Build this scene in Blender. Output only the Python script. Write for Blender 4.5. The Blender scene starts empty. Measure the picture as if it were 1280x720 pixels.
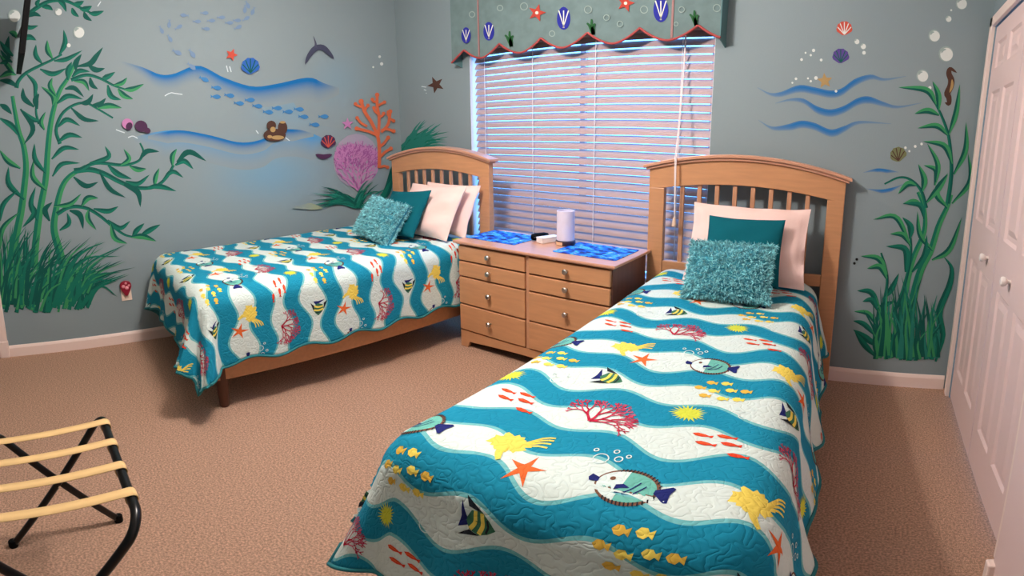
import bpy, bmesh, math, random
import numpy as np
from mathutils import Vector, Matrix, geometry

# ------------------------------------------------------------------ camera, world, lamps, exposure
scene = bpy.context.scene
col = scene.collection
CAM_H, YAW, PITCH, ROLL = 1.3917, 0.7236, 0.1586, -0.012
FX, FY, CX, CY = 658.4967, 658.4967 * 0.9627, 640 - 9.5272, 360 - 93.1853   # px per radian, centre


def cam_rows():
    cy, sy = math.cos(YAW), math.sin(YAW)
    A = np.array([[cy, sy, 0], [-sy, cy, 0], [0, 0, 1]])
    B = np.array([[1, 0, 0], [0, 0, -1], [0, 1, 0]])
    cp, sp = math.cos(PITCH), math.sin(PITCH)
    P = np.array([[1, 0, 0], [0, cp, -sp], [0, sp, cp]])
    cr, sr = math.cos(ROLL), math.sin(ROLL)
    return np.array([[cr, -sr, 0], [sr, cr, 0], [0, 0, 1]]) @ P @ B @ A


RC = cam_rows()
cd = bpy.data.cameras.new('camera')
cd.type = 'PANO'                      # the photograph is a sweep: straight lines bow in it
cd.panorama_type = 'EQUIRECTANGULAR'
cd.longitude_min, cd.longitude_max = (0 - CX) / FX, (1280 - CX) / FX
cd.latitude_min, cd.latitude_max = -(720 - CY) / FY, CY / FY
cd.clip_start = 0.02
cam = bpy.data.objects.new('camera', cd)
col.objects.link(cam)
m = Matrix.Identity(4)
for i in range(3):
    m[i][0], m[i][1], m[i][2] = RC[0][i], -RC[1][i], -RC[2][i]
m[2][3] = CAM_H
cam.matrix_world = m
scene.camera = cam

scene.view_settings.view_transform = 'Standard'
scene.view_settings.look = 'None'
scene.view_settings.exposure = 0.0
scene.view_settings.gamma = 1.0
scene.view_settings.use_curve_mapping = False

SKY = (0.11, 0.42, 1.0)
SKY_STRENGTH = 6.5
world = bpy.data.worlds.new('world')
scene.world = world
world.use_nodes = True
world.node_tree.nodes['Background'].inputs[0].default_value = (*SKY, 1)
world.node_tree.nodes['Background'].inputs[1].default_value = SKY_STRENGTH


def lamp(name, loc, power, radius, colour):
    l = bpy.data.lights.new(name, 'POINT')
    l.energy, l.shadow_soft_size, l.color = power, radius, colour
    o = bpy.data.objects.new(name, l)
    o.location = loc
    col.objects.link(o)


WARM = (1.0, 0.90, 0.85)
lamp('ceiling_bulb', (-1.74, 0.98, 2.36), 46, 0.05, WARM)      # a three-bulb ceiling fixture
lamp('ceiling_bulb', (-1.60, 1.10, 2.36), 46, 0.05, WARM)
lamp('ceiling_bulb', (-1.58, 0.90, 2.36), 46, 0.05, WARM)
lamp('fill_bulb', (-1.1, -1.2, 2.45), 2.5, 0.15, WARM)           # weak fill lamp added behind the camera, out of view


# ------------------------------------------------------------------ helpers
def lin(c):
    return tuple((v / 255 / 12.92) if v / 255 <= 0.04045 else ((v / 255 + 0.055) / 1.055) ** 2.4 for v in c)


def mat(name, rgb, rough=0.6, metal=0.0, noise=None, bump=None, spec=0.4, trans=0.0, stretch=None):
    """noise=(scale, amount): mottled colour; bump=(scale, strength, distance)."""
    mt = bpy.data.materials.new(name)
    mt.use_nodes = True
    nt = mt.node_tree
    b = nt.nodes['Principled BSDF']
    c = lin(rgb)
    b.inputs['Base Color'].default_value = (*c, 1)
    b.inputs['Roughness'].default_value = rough
    b.inputs['Metallic'].default_value = metal
    b.inputs['Specular IOR Level'].default_value = spec
    b.inputs['Transmission Weight'].default_value = trans
    tc = nt.nodes.new('ShaderNodeTexCoord')
    vec = tc.outputs['Object']
    if stretch:
        mp = nt.nodes.new('ShaderNodeMapping')
        mp.inputs['Scale'].default_value = stretch
        nt.links.new(vec, mp.inputs['Vector'])
        vec = mp.outputs['Vector']
    if noise:
        n = nt.nodes.new('ShaderNodeTexNoise')
        n.inputs['Scale'].default_value = noise[0]
        n.inputs['Detail'].default_value = 4
        nt.links.new(vec, n.inputs['Vector'])
        r = nt.nodes.new('ShaderNodeValToRGB')
        r.color_ramp.elements[0].position, r.color_ramp.elements[1].position = 0.3, 0.7
        r.color_ramp.elements[0].color = (*[v * (1 - noise[1]) for v in c], 1)
        r.color_ramp.elements[1].color = (*[min(1, v * (1 + noise[1])) for v in c], 1)
        nt.links.new(n.outputs['Fac'], r.inputs['Fac'])
        nt.links.new(r.outputs['Color'], b.inputs['Base Color'])
    if bump:
        n = nt.nodes.new('ShaderNodeTexNoise')
        n.inputs['Scale'].default_value = bump[0]
        n.inputs['Detail'].default_value = 3
        nt.links.new(tc.outputs['Object'], n.inputs['Vector'])
        bp = nt.nodes.new('ShaderNodeBump')
        bp.inputs['Strength'].default_value = bump[1]
        bp.inputs['Distance'].default_value = bump[2]
        nt.links.new(n.outputs['Fac'], bp.inputs['Height'])
        nt.links.new(bp.outputs['Normal'], b.inputs['Normal'])
    return mt


class MB:
    """Collects vertices, faces and material slots; build() links them as ONE mesh object."""

    def __init__(s):
        s.v, s.f, s.mi, s.ms, s.fade = [], [], [], [], []

    def slot(s, m):
        if m is None:
            return 0
        if m not in s.ms:
            s.ms.append(m)
        return s.ms.index(m)

    def add(s, vs, fs, m=None, fade=None):
        o, k = len(s.v), s.slot(m)
        s.v += [tuple(map(float, p)) for p in vs]
        s.f += [tuple(i + o for i in f) for f in fs]
        s.mi += [k] * len(fs)
        s.fade += list(fade) if fade is not None else [1.0] * len(vs)

    def box(s, a, b, m=None, M=None):
        x0, y0, z0 = a
        x1, y1, z1 = b
        vs = [Vector(p) for p in ((x0, y0, z0), (x1, y0, z0), (x1, y1, z0), (x0, y1, z0), (x0, y0, z1), (x1, y0, z1), (x1, y1, z1), (x0, y1, z1))]
        if M is not None:
            vs = [M @ p for p in vs]
        s.add(vs, [(3, 2, 1, 0), (4, 5, 6, 7), (0, 1, 5, 4), (1, 2, 6, 5), (2, 3, 7, 6), (3, 0, 4, 7)], m)

    def prism(s, outline, y0, y1, m=None, M=None):
        """outline: (x, z) counter-clockwise, extruded along y."""
        n = len(outline)
        vs = [Vector((x, y0, z)) for x, z in outline] + [Vector((x, y1, z)) for x, z in outline]
        if M is not None:
            vs = [M @ p for p in vs]
        s.add(vs, [tuple(range(n)), tuple(range(2 * n - 1, n - 1, -1))] + [(i, i + n, (i + 1) % n + n, (i + 1) % n) for i in range(n)], m)

    def tube(s, pts, r, m=None, seg=10, closed=False):
        pts = [Vector(p) for p in pts]
        n = len(pts)
        rr = r if hasattr(r, '__len__') else [r] * n
        up = None
        rings = []
        for i, p in enumerate(pts):
            t = (pts[(i + 1) % n] - pts[i - 1]) if closed else (pts[min(i + 1, n - 1)] - pts[max(i - 1, 0)])
            t.normalize()
            if up is None:
                up = Vector((0, 0, 1)) if abs(t.z) < 0.9 else Vector((1, 0, 0))
            a = t.cross(up).normalized()
            up = a.cross(t).normalized()
            rings.append([p + rr[i] * (math.cos(k * 2 * math.pi / seg) * a + math.sin(k * 2 * math.pi / seg) * up) for k in range(seg)])
        fs = []
        for i in range(n if closed else n - 1):
            j = (i + 1) % n
            fs += [(i * seg + k, i * seg + (k + 1) % seg, j * seg + (k + 1) % seg, j * seg + k) for k in range(seg)]
        if not closed:
            fs += [tuple(range(seg - 1, -1, -1)), tuple((n - 1) * seg + k for k in range(seg))]
        s.add([v for r_ in rings for v in r_], fs, m)

    def lathe(s, prof, m=None, seg=24, loc=(0, 0, 0)):
        n = len(prof)
        vs = [(loc[0] + r * math.cos(k * 2 * math.pi / seg), loc[1] + r * math.sin(k * 2 * math.pi / seg), loc[2] + z) for r, z in prof for k in range(seg)]
        fs = [(i * seg + k, i * seg + (k + 1) % seg, (i + 1) * seg + (k + 1) % seg, (i + 1) * seg + k) for i in range(n - 1) for k in range(seg)]
        fs += [tuple(range(seg - 1, -1, -1)), tuple((n - 1) * seg + k for k in range(seg))]
        s.add(vs, fs, m)

    def build(s, name, m=None, parent=None, smooth=None, bevel=0.0, M=None):
        me = bpy.data.meshes.new(name)
        vs = s.v if M is None else [tuple(M @ Vector(p)) for p in s.v]
        me.from_pydata(vs, [], s.f)
        for q in (s.ms or [m]):
            me.materials.append(q)
        me.polygons.foreach_set('material_index', s.mi)
        if any(f != 1.0 for f in s.fade):
            at = me.attributes.new('fade', 'FLOAT', 'POINT')
            at.data.foreach_set('value', s.fade)
        if smooth is not None:
            me.polygons.foreach_set('use_smooth', [True] * len(me.polygons))
            me.set_sharp_from_angle(angle=math.radians(smooth))
        me.update()
        o = bpy.data.objects.new(name, me)
        col.objects.link(o)
        if parent is not None:
            o.parent = parent
        if bevel:
            bv = o.modifiers.new('bevel', 'BEVEL')
            bv.width, bv.segments, bv.limit_method, bv.angle_limit = bevel, 2, 'ANGLE', math.radians(35)
        return o


def tag(o, label=None, cat=None, group=None, kind=None):
    for k, v in (('label', label), ('category', cat), ('group', group), ('kind', kind)):
        if v:
            o[k] = v
    return o


def thing(name, label, cat, loc=(0, 0, 0), rz=0.0, group=None):
    o = bpy.data.objects.new(name, None)
    o.empty_display_size = 0.1
    o.location = loc
    o.rotation_euler = (0, 0, rz)
    col.objects.link(o)
    return tag(o, label, cat, group)


def box_obj(name, a, b, m, parent=None, bevel=0.0):
    q = MB()
    q.box(a, b)
    return q.build(name, m, parent, bevel=bevel)


# ------------------------------------------------------------------ materials
WALL_RGB = (134, 149, 153)
M = {}
M['wall'] = mat('wall_paint', WALL_RGB, 0.75, bump=(260, 0.25, 0.002), spec=0.25)
M['ceiling'] = mat('ceiling_paint', (232, 228, 222), 0.9)
M['trim'] = mat('white_trim', (240, 218, 208), 0.4)
M['door'] = mat('white_door', (226, 200, 196), 0.45)
M['carpet'] = mat('carpet', (202, 163, 138), 0.95, noise=(130, 0.40), bump=(300, 1.0, 0.010), spec=0.1)
M['wood'] = mat('maple_wood', (198, 144, 102), 0.42, noise=(6, 0.07), stretch=(1, 9, 9))
M['wood_top'] = mat('maple_top', (204, 150, 122), 0.28, noise=(6, 0.05), stretch=(1, 9, 9), spec=0.6)
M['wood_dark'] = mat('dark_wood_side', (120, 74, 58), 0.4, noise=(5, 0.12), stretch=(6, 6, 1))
M['wood_slat'] = mat('pale_wood', (198, 146, 112), 0.45)
M['leg_dark'] = mat('dark_leg', (92, 56, 40), 0.4)
M['groove'] = mat('dark_groove', (60, 26, 22), 0.6)
M['steel'] = mat('brushed_metal', (190, 184, 176), 0.3, metal=1.0)
M['slat'] = mat('blind_slat', (182, 158, 158), 0.5)
M['cord'] = mat('white_cord', (236, 226, 226), 0.7)
M['jamb'] = mat('white_jamb', (235, 235, 235), 0.6)
M['mattress'] = mat('mattress_cloth', (235, 235, 232), 0.9)
M['pillow'] = mat('pale_pillow', (243, 210, 202), 0.9, bump=(40, 0.3, 0.004))
M['teal_pillow'] = mat('dark_teal_pillow', (14, 92, 104), 0.95, bump=(300, 0.3, 0.002), spec=0.1)
M['fur'] = mat('teal_fur', (140, 208, 220), 0.9, noise=(45, 0.5), spec=0.2)
M['fur_base'] = mat('teal_fur_base', (70, 150, 168), 0.95, spec=0.1)
M['black'] = mat('black_metal', (7, 7, 8), 0.28, spec=0.4)
M['black_plastic'] = mat('black_plastic', (4, 4, 5), 0.6, spec=0.1)
M['strap'] = mat('tan_webbing', (222, 186, 128), 0.85, bump=(400, 0.4, 0.001))
M['plate'] = mat('cream_plate', (245, 222, 205), 0.4)
M['white_box'] = mat('white_plastic', (240, 232, 226), 0.4)
M['red_trim'] = mat('red_trim', (160, 66, 64), 0.7)


def glass_mat():
    mt = bpy.data.materials.new('window_glass')
    mt.use_nodes = True
    nt = mt.node_tree
    nt.nodes.clear()
    o = nt.nodes.new('ShaderNodeOutputMaterial')
    t = nt.nodes.new('ShaderNodeBsdfTransparent')
    g = nt.nodes.new('ShaderNodeBsdfGlossy')
    g.inputs['Roughness'].default_value = 0.02
    mx = nt.nodes.new('ShaderNodeMixShader')
    mx.inputs[0].default_value = 0.06
    nt.links.new(t.outputs[0], mx.inputs[1])
    nt.links.new(g.outputs[0], mx.inputs[2])
    nt.links.new(mx.outputs[0], o.inputs[0])
    return mt


M['glass'] = glass_mat()


def fade_mat(name, rgb):
    """Airbrushed paint: the brush colour thins out into the wall colour along the 'fade' attribute."""
    mt = mat(name, rgb, 0.75, bump=(260, 0.25, 0.002), spec=0.25)
    nt = mt.node_tree
    b = nt.nodes['Principled BSDF']
    a = nt.nodes.new('ShaderNodeAttribute')
    a.attribute_name = 'fade'
    mx = nt.nodes.new('ShaderNodeMix')
    mx.data_type = 'RGBA'
    mx.inputs[6].default_value = (*lin(WALL_RGB), 1)
    mx.inputs[7].default_value = (*lin(rgb), 1)
    nt.links.new(a.outputs['Fac'], mx.inputs[0])
    nt.links.new(mx.outputs[2], b.inputs['Base Color'])
    return mt


# ------------------------------------------------------------------ the room
XL, YB, XR, ZC, YF = -3.634, 2.79, 0.463, 2.78, -2.2
WT = 0.14


def struct(name, q, m, parent=None, **k):
    o = q.build(name, m, parent, **k)
    o['kind'] = 'structure'
    return o


q = MB(); q.box((XL - 1.3, YF - WT, -0.1), (XR + WT, YB + WT, 0)); struct('floor', q, M['carpet'])
q = MB(); q.box((XL - 1.3, YF - WT, ZC), (XR + WT, YB + WT, ZC + 0.1)); struct('ceiling', q, M['ceiling'])
DY0, DY1, DZ = -1.42, -0.56, 2.04          # doorway in the left wall
q = MB()
q.box((XL - WT, DY1, 0), (XL, YB, ZC)); q.box((XL - WT, YF, 0), (XL, DY0, ZC)); q.box((XL - WT, DY0, DZ), (XL, DY1, ZC))
wall_left = struct('wall_left', q, M['wall'])
WX0, WX1, WZ0, WZ1 = -2.783, -0.972, 0.44, 2.10   # window opening
q = MB()
q.box((XL, YB, 0), (WX0, YB + WT, ZC)); q.box((WX1, YB, 0), (XR + WT, YB + WT, ZC))
q.box((WX0, YB, 0), (WX1, YB + WT, WZ0)); q.box((WX0, YB, WZ1), (WX1, YB + WT, ZC))
wall_back = struct('wall_back', q, M['wall'])
CY0, CY1, CZ = 1.36, 2.67, 2.12            # closet opening in the right wall
q = MB()
q.box((XR, CY1, 0), (XR + WT, YB, ZC)); q.box((XR, YF, 0), (XR + WT, CY0, ZC)); q.box((XR, CY0, CZ), (XR + WT, CY1, ZC))
wall_right = struct('wall_right', q, M['wall'])
q = MB(); q.box((XL - WT, YF - WT, 0), (XR + WT, YF, ZC)); struct('wall_front', q, M['wall'])
q = MB(); q.box((XL - 1.3, YF - WT, 0), (XL - 1.2, YB + WT, ZC)); q.box((XL - 1.2, YF - WT, 0), (XL - WT, YF, ZC)); q.box((XL - 1.2, YB, 0), (XL - WT, YB + WT, ZC)); struct('wall_hall', q, M['wall'])

# baseboards
def baseboard(name, pts_a, pts_b, nrm):
    a, b, n = Vector(pts_a), Vector(pts_b), Vector(nrm)
    prof = [(0, 0), (0.014, 0), (0.014, 0.068), (0.009, 0.08), (0.004, 0.088), (0, 0.088)]
    q = MB()
    vs = [a + n * d + Vector((0, 0, z)) for d, z in prof] + [b + n * d + Vector((0, 0, z)) for d, z in prof]
    k = len(prof)
    q.add(vs, [(i, (i + 1) % k, (i + 1) % k + k, i + k) for i in range(k)] + [tuple(range(k - 1, -1, -1)), tuple(range(k, 2 * k))])
    return struct(name, q, M['trim'])


baseboard('baseboard_left', (XL, YB, 0), (XL, DY1 + 0.06, 0), (1, 0, 0))
baseboard('baseboard_back', (XL, YB, 0), (XR - 0.02, YB, 0), (0, -1, 0))
# casings
q = MB(); q.box((XL - WT, DY1 - 0.02, 0), (XL + 0.012, DY1, DZ)); q.box((XL, DY1, 0), (XL + 0.018, DY1 + 0.062, DZ + 0.06)); q.box((XL, DY1, 0), (XL + 0.03, DY1 + 0.066, 0.13))
struct('trim_1', q, M['trim'], bevel=0.004)
q = MB(); q.box((XL - WT, DY0, 0), (XL + 0.012, DY0 + 0.02, DZ)); q.box((XL, DY0 - 0.062, 0), (XL + 0.018, DY0, DZ + 0.06))
struct('trim_2', q, M['trim'], bevel=0.004)
q = MB(); q.box((XL, DY0, DZ), (XL + 0.018, DY1, DZ + 0.06)); q.box((XL - WT, DY0, DZ - 0.02), (XL + 0.012, DY1, DZ))
struct('trim_3', q, M['trim'], bevel=0.004)
# closet casings on the back-wall side and the near side
q = MB(); q.box((XR - 0.020, CY1 + 0.012, 0), (XR + WT, CY1 + 0.07, CZ + 0.06)); struct('trim_4', q, M['trim'], bevel=0.004)
q = MB(); q.box((XR - 0.02, CY0 - 0.085, 0), (XR + 0.005, CY0 - 0.005, CZ + 0.06)); struct('trim_5', q, M['trim'], bevel=0.004)
q = MB(); q.box((XR - 0.02, CY0 - 0.085, CZ), (XR, CY1 + 0.07, CZ + 0.06)); struct('trim_6', q, M['trim'], bevel=0.004)


def panel_leaf(name, y0, y1, x0=XR + 0.004, th=0.034, z0=0.014, z1=CZ - 0.01, knob=None):
    """A moulded bifold leaf: two columns of raised panels in three rows, facing -x."""
    q = MB()
    w = y1 - y0
    st = 0.085
    pw = (w - st * 2 - 0.075) / 2
    cols = [(y0 + st, y0 + st + pw), (y1 - st - pw, y1 - st)]
    rows = [(0.225, 0.875), (1.08, 1.74), (1.865, z1 - 0.1)]
    ys = sorted([y0, y1] + [v for c in cols for v in c])
    zs = sorted([z0, z1] + [v for r in rows for v in r])
    isp = lambda a, b: any(abs(a - c[0]) < 1e-6 for c in cols) and any(abs(b - r[0]) < 1e-6 for r in rows)
    for i in range(len(ys) - 1):
        for j in range(len(zs) - 1):
            a, b, c, d = ys[i], ys[i + 1], zs[j], zs[j + 1]
            if not isp(a, c):
                q.add([(x0, a, c), (x0, b, c), (x0, b, d), (x0, a, d)], [(3, 2, 1, 0)])
            else:                                            # groove, slope, raised field
                loops = [(0, 0.0), (0.012, 0.009), (0.03, 0.009), (0.055, 0.002)]
                vs = []
                for ins, dep in loops:
                    vs += [(x0 + dep, a + ins, c + ins), (x0 + dep, b - ins, c + ins), (x0 + dep, b - ins, d - ins), (x0 + dep, a + ins, d - ins)]
                fs = []
                for k in range(3):
                    for e in range(4):
                        f = (e + 1) % 4
                        fs.append((k * 4 + e, (k + 1) * 4 + e, (k + 1) * 4 + f, k * 4 + f))
                fs.append((15, 14, 13, 12))
                q.add(vs, fs)
    q.add([(x0, y0, z0), (x0, y1, z0), (x0, y1, z1), (x0, y0, z1), (x0 + th, y0, z0), (x0 + th, y1, z0), (x0 + th, y1, z1), (x0 + th, y0, z1)],
          [(4, 5, 6, 7), (0, 1, 5, 4), (1, 2, 6, 5), (2, 3, 7, 6), (3, 0, 4, 7)])
    o = struct(name, q, M['door'])
    if knob is not None:
        k = MB()
        prof = [(0.008, 0), (0.008, 0.012), (0.016, 0.018), (0.019, 0.027), (0.015, 0.036), (0.004, 0.039)]
        k.lathe(prof, seg=20)
        R = Matrix.Translation((x0, knob, 0.96)) @ Matrix.Rotation(-math.pi / 2, 4, 'Y')
        kk = k.build('door_knob', M['white_box'], o, smooth=50, M=R)
        kk['label'] = 'round white knob'
    return o


panel_leaf('door_1', 2.022, CY1 - 0.012, knob=2.165)
panel_leaf('door_2', CY0 + 0.008, 2.014, knob=1.745)
# beside the closet: the white side of a doorway standing proud of the wall
q = MB(); q.box((XR - 0.055, 0.55, 0.012), (XR - 0.012, 1.235, 2.05)); struct('door_3', q, M['door'], bevel=0.004)
q = MB(); q.box((XR - 0.075, 1.205, 0.0), (XR, 1.245, 0.10)); struct('trim_7', q, M['trim'], bevel=0.006)

# window: frame and glass at the back of the recess, sky beyond
fr = MB()
yg = YB + WT - 0.035
for a, b in (((WX0, yg, WZ0), (WX0 + 0.05, yg + 0.03, WZ1)), ((WX1 - 0.05, yg, WZ0), (WX1, yg + 0.03, WZ1)), ((WX0 + 0.05, yg, WZ0), (WX1 - 0.05, yg + 0.03, WZ0 + 0.05)),
             ((WX0 + 0.05, yg, WZ1 - 0.05), (WX1 - 0.05, yg + 0.03, WZ1)), ((-1.90, yg, WZ0 + 0.05), (-1.86, yg + 0.03, WZ1 - 0.05))):
    fr.box(a, b)
window = struct('window_1', fr, M['jamb'])
q = MB(); q.box((WX0 + 0.05, yg + 0.012, WZ0 + 0.05), (WX1 - 0.05, yg + 0.016, WZ1 - 0.05)); q.build('window_pane', M['glass'], window)
q = MB()                                     # drywall returns of the recess
e = 0.002
q.box((WX0, YB + 0.001, WZ0), (WX0 + e, yg, WZ1)); q.box((WX1 - e, YB + 0.001, WZ0), (WX1, yg, WZ1)); q.box((WX0, YB + 0.001, WZ1 - e), (WX1, yg, WZ1))
q.build('window_jamb', M['jamb'], window)
q = MB(); q.box((WX0, YB + 0.001, WZ0), (WX1, yg, WZ0 + 0.012)); q.build('window_sill', M['jamb'], window)

# ------------------------------------------------------------------ the painted walls (paint a fraction of a millimetre proud of the plaster)
def ray(x, y):
    th, ph = (x - CX) / FX, (y - CY) / FY
    d = np.array([math.sin(th) * math.cos(ph), math.sin(ph), math.cos(th) * math.cos(ph)])
    return RC.T @ d


LAYER = {'L': 0.0004, 'B': 0.0004}


def on_wall(w, x, y, off):
    d = ray(x, y)
    if w == 'L':
        t = XL / d[0]
        return (XL + off, t * d[1], CAM_H + t * d[2])
    t = YB / d[1]
    return (t * d[0], YB - off, CAM_H + t * d[2])


def next_layer(w):
    LAYER[w] += 0.000012
    return LAYER[w]


def bez(P, n):
    """A smooth curve through the points P (Catmull-Rom), n samples."""
    P = [np.array(p, float) for p in P]
    if len(P) == 2:
        return [P[0] + (P[1] - P[0]) * i / (n - 1) for i in range(n)]
    Q = [2 * P[0] - P[1]] + P + [2 * P[-1] - P[-2]]
    out = []
    for i in range(n):
        t = i / (n - 1) * (len(P) - 1)
        k = min(int(t), len(P) - 2)
        u = t - k
        a, b, c, d = Q[k:k + 4]
        out.append(0.5 * (2 * b + (c - a) * u + (2 * a - 5 * b + 4 * c - d) * u * u + (3 * b - a - 3 * c + d) * u ** 3))
    return out


def stroke(q, w, P, width, m, prof='leaf', n=12, fade=None, shift=0.0):
    """One brush stroke along P, its widest width in photo pixels."""
    C = bez(P, n)
    off = next_layer(w)
    vs, fs, fd = [], [], []
    for i, p in enumerate(C):
        t = i / (n - 1)
        d = C[min(i + 1, n - 1)] - C[max(i - 1, 0)]
        d = d / (np.hypot(*d) + 1e-9)
        nn = np.array([-d[1], d[0]])
        if prof == 'leaf':
            h = width / 2 * ((0.30 + 0.70 * math.sin(math.pi / 2 * min(1, t / 0.42)) ** 1.3) if t < 0.42 else math.cos(math.pi / 2 * (t - 0.42) / 0.58) ** 0.85)
        elif prof == 'stem':
            h = width / 2 * (1 - 0.55 * t)
        elif prof == 'blade':
            h = width / 2 * (1 - t) ** 0.7
        elif prof == 'band':
            h = width / 2 * min(1, math.sin(math.pi * t) ** 0.6 + 0.04)
        else:
            h = width / 2
        s_ = shift * h
        vs += [on_wall(w, *(p + nn * (h * (1 - abs(shift)) + s_)), off), on_wall(w, *(p - nn * (h * (1 - abs(shift)) - s_)), off)]
        fd += [1, 1] if fade is None else [fade(t)] * 2
    for i in range(n - 1):
        fs.append((2 * i, 2 * i + 1, 2 * i + 3, 2 * i + 2))
    q.add(vs, fs, m, fd)


def blob(q, w, pts, m, fade=None):
    off = next_layer(w)
    q.add([on_wall(w, x, y, off) for x, y in pts], [tuple(range(len(pts)))], m, fade)


def ell(cx, cy, rx, ry, a=0.0, n=16):
    c, s = math.cos(a), math.sin(a)
    return [(cx + rx * math.cos(t) * c - ry * math.sin(t) * s, cy + rx * math.cos(t) * s + ry * math.sin(t) * c) for t in (2 * math.pi * k / n for k in range(n))]


def sun_star(cx, cy, R, r, a, n=5):
    return [(cx + (R if k % 2 == 0 else r) * math.cos(a + k * math.pi / n), cy + (R if k % 2 == 0 else r) * math.sin(a + k * math.pi / n)) for k in range(2 * n)]


def paint(name, rgb):
    return mat(name, rgb, 0.7, bump=(260, 0.25, 0.002), spec=0.25)


K1, K2, K3 = paint('kelp_dark', (4, 84, 74)), paint('kelp_mid', (14, 110, 90)), paint('kelp_light', (54, 142, 90))
PB1, PB2 = fade_mat('wave_blue', (14, 104, 168)), fade_mat('wave_soft', (66, 142, 196))
PB3 = fade_mat('spray_blue', (104, 158, 190))
FISH1, FISH2 = paint('fish_blue', (58, 122, 176)), paint('fish_grey', (112, 138, 168))
PINK1, PINK2, CORAL = paint('coral_pink', (188, 124, 172)), paint('coral_magenta', (158, 90, 148)), paint('coral_orange', (206, 102, 66))
KB = paint('kelp_pale', (34, 122, 108))
BUB, BUB2 = paint('bubble_white', (214, 220, 216)), paint('bubble_grey', (150, 168, 164))
BROWN, TAN, PLUM = paint('shell_brown', (78, 52, 42)), paint('shell_tan', (172, 142, 92)), paint('urchin_plum', (72, 40, 72))
SREF, SBLU, SPUR = paint('shell_red', (196, 78, 62)), paint('shell_blue', (44, 96, 176)), paint('shell_purple', (84, 66, 136))
WHITEP = paint('splash_white', (206, 218, 222))


def leaf(q, w, P, width, hi=True):
    stroke(q, w, P, width, K1)
    if hi:
        stroke(q, w, P, width, K3 if hi == 2 else K2, shift=0.45)


def S(pts, sc, ox, oy):
    return [(x / sc + ox, y / sc + oy) for x, y in pts]


rnd = random.Random(7)
# --- waves: a crisp crest that thins out downwards
def wave(q, w, P, depth, m, n=40, edge=0.15, both=False):
    Cc = bez(P, n)
    rows = [(0.0, 1.0), (0.14, 1.0), (0.24, 0.8), (0.36, 0.55), (0.5, 0.34), (0.66, 0.18), (0.82, 0.07), (1.0, 0.0)] if not both else [(0.0, 0.75), (0.3, 1.0), (0.7, 0.75), (1.0, 0.25)]
    off = next_layer(w)
    vs, fd = [], []
    for i, p in enumerate(Cc):
        t = i / (n - 1)
        en = min(1, t / edge, (1 - t) / edge)
        dd = (depth(t) if callable(depth) else depth) * (0.25 + 0.75 * en)
        if both:
            dd = depth * (0.08 + 0.92 * en)
        for k, f in rows:
            vs.append(on_wall(w, p[0], p[1] + k * dd, off))
            fd.append(f * (en if not both else 0.35 + 0.65 * en))
    R_ = len(rows)
    fs = [(i * R_ + j, i * R_ + j + 1, (i + 1) * R_ + j + 1, (i + 1) * R_ + j) for i in range(n - 1) for j in range(R_ - 1)]
    q.add(vs, fs, m, fd)


q = MB()                                     # wide soft sprays of blue between the waves
for cx, cy, rx, ry, k_ in ((335, 215, 110, 60, 0.55), (370, 135, 85, 42, 0.42), (420, 100, 60, 60, 0.25)):
    off = next_layer('L')
    vs, fs, fd = [on_wall('L', cx, cy, off)], [], [k_]
    for i in range(1, 11):
        for j in range(40):
            t_ = 2 * math.pi * j / 40
            vs.append(on_wall('L', min(496, cx + rx * i / 10 * math.cos(t_)), cy + ry * i / 10 * math.sin(t_), off))
            fd.append(k_ * (math.exp(-3.2 * (i / 10) ** 2) - math.exp(-3.2)) / (1 - math.exp(-3.2)))
    for j in range(40):
        fs.append((0, 1 + j, 1 + (j + 1) % 40))
        fs += [(1 + i * 40 + j, 1 + (i + 1) * 40 + j, 1 + (i + 1) * 40 + (j + 1) % 40, 1 + i * 40 + (j + 1) % 40) for i in range(9)]
    q.add(vs, fs, PB3, fd)
q.build('painted_blue_spray', None, wall_left)
q = MB()
wave(q, 'L', [(150, 76), (178, 84), (200, 93), (218, 92), (248, 82), (280, 97), (315, 108), (345, 105), (385, 97), (405, 104), (424, 110)], lambda t: 16 + 16 * t, PB1)
wave(q, 'L', [(165, 172), (195, 165), (225, 163), (262, 170), (300, 178), (328, 175), (345, 164), (372, 162), (398, 170), (415, 182)], 34, PB2)
wave(q, 'L', [(185, 170), (205, 165), (228, 163), (262, 169), (300, 178), (328, 174), (345, 163), (372, 162), (392, 167)], 15, PB1)
for P in (((206, 120), (213, 116), (220, 117), (228, 118)), ((122, 8), (126, 2)), ((283, 82), (285, 90)), ((287, 83), (289, 90)), ((145, 162), (150, 164), (156, 166)), ((160, 172), (166, 170), (172, 173)), ((320, 163), (323, 167)), ((357, 172), (362, 176))):
    stroke(q, 'L', P, 1.2, WHITEP, 'line', n=6)
q.build('painted_waves', None, wall_left)
q = MB()
zr1 = lambda *p: S(p, 3.556, 920, 0)
for P in (((95, 388), (150, 412), (200, 408), (280, 378), (350, 388), (420, 402), (470, 392), (530, 350), (600, 331), (660, 348), (755, 338)),
          ((175, 458), (240, 438), (300, 438), (360, 472), (420, 486), (480, 470), (540, 436), (590, 428), (650, 450), (720, 470), (825, 456)),
          ((100, 533), (160, 562), (230, 552), (290, 536), (350, 546), (420, 575), (480, 560), (550, 537), (690, 549))):
    wave(q, 'B', zr1(*P), 9.5, PB1, edge=0.3, both=True)
zt = lambda *p: S(p, 3.6, 1040, 60)
wave(q, 'B', zt((140, 560), (200, 542), (250, 546), (300, 558)), 5, PB1, edge=0.35, both=True)
wave(q, 'B', zt((150, 632), (220, 636), (270, 628), (322, 612)), 5, PB1, edge=0.35, both=True)
q.build('painted_waves', None, wall_back)


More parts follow.
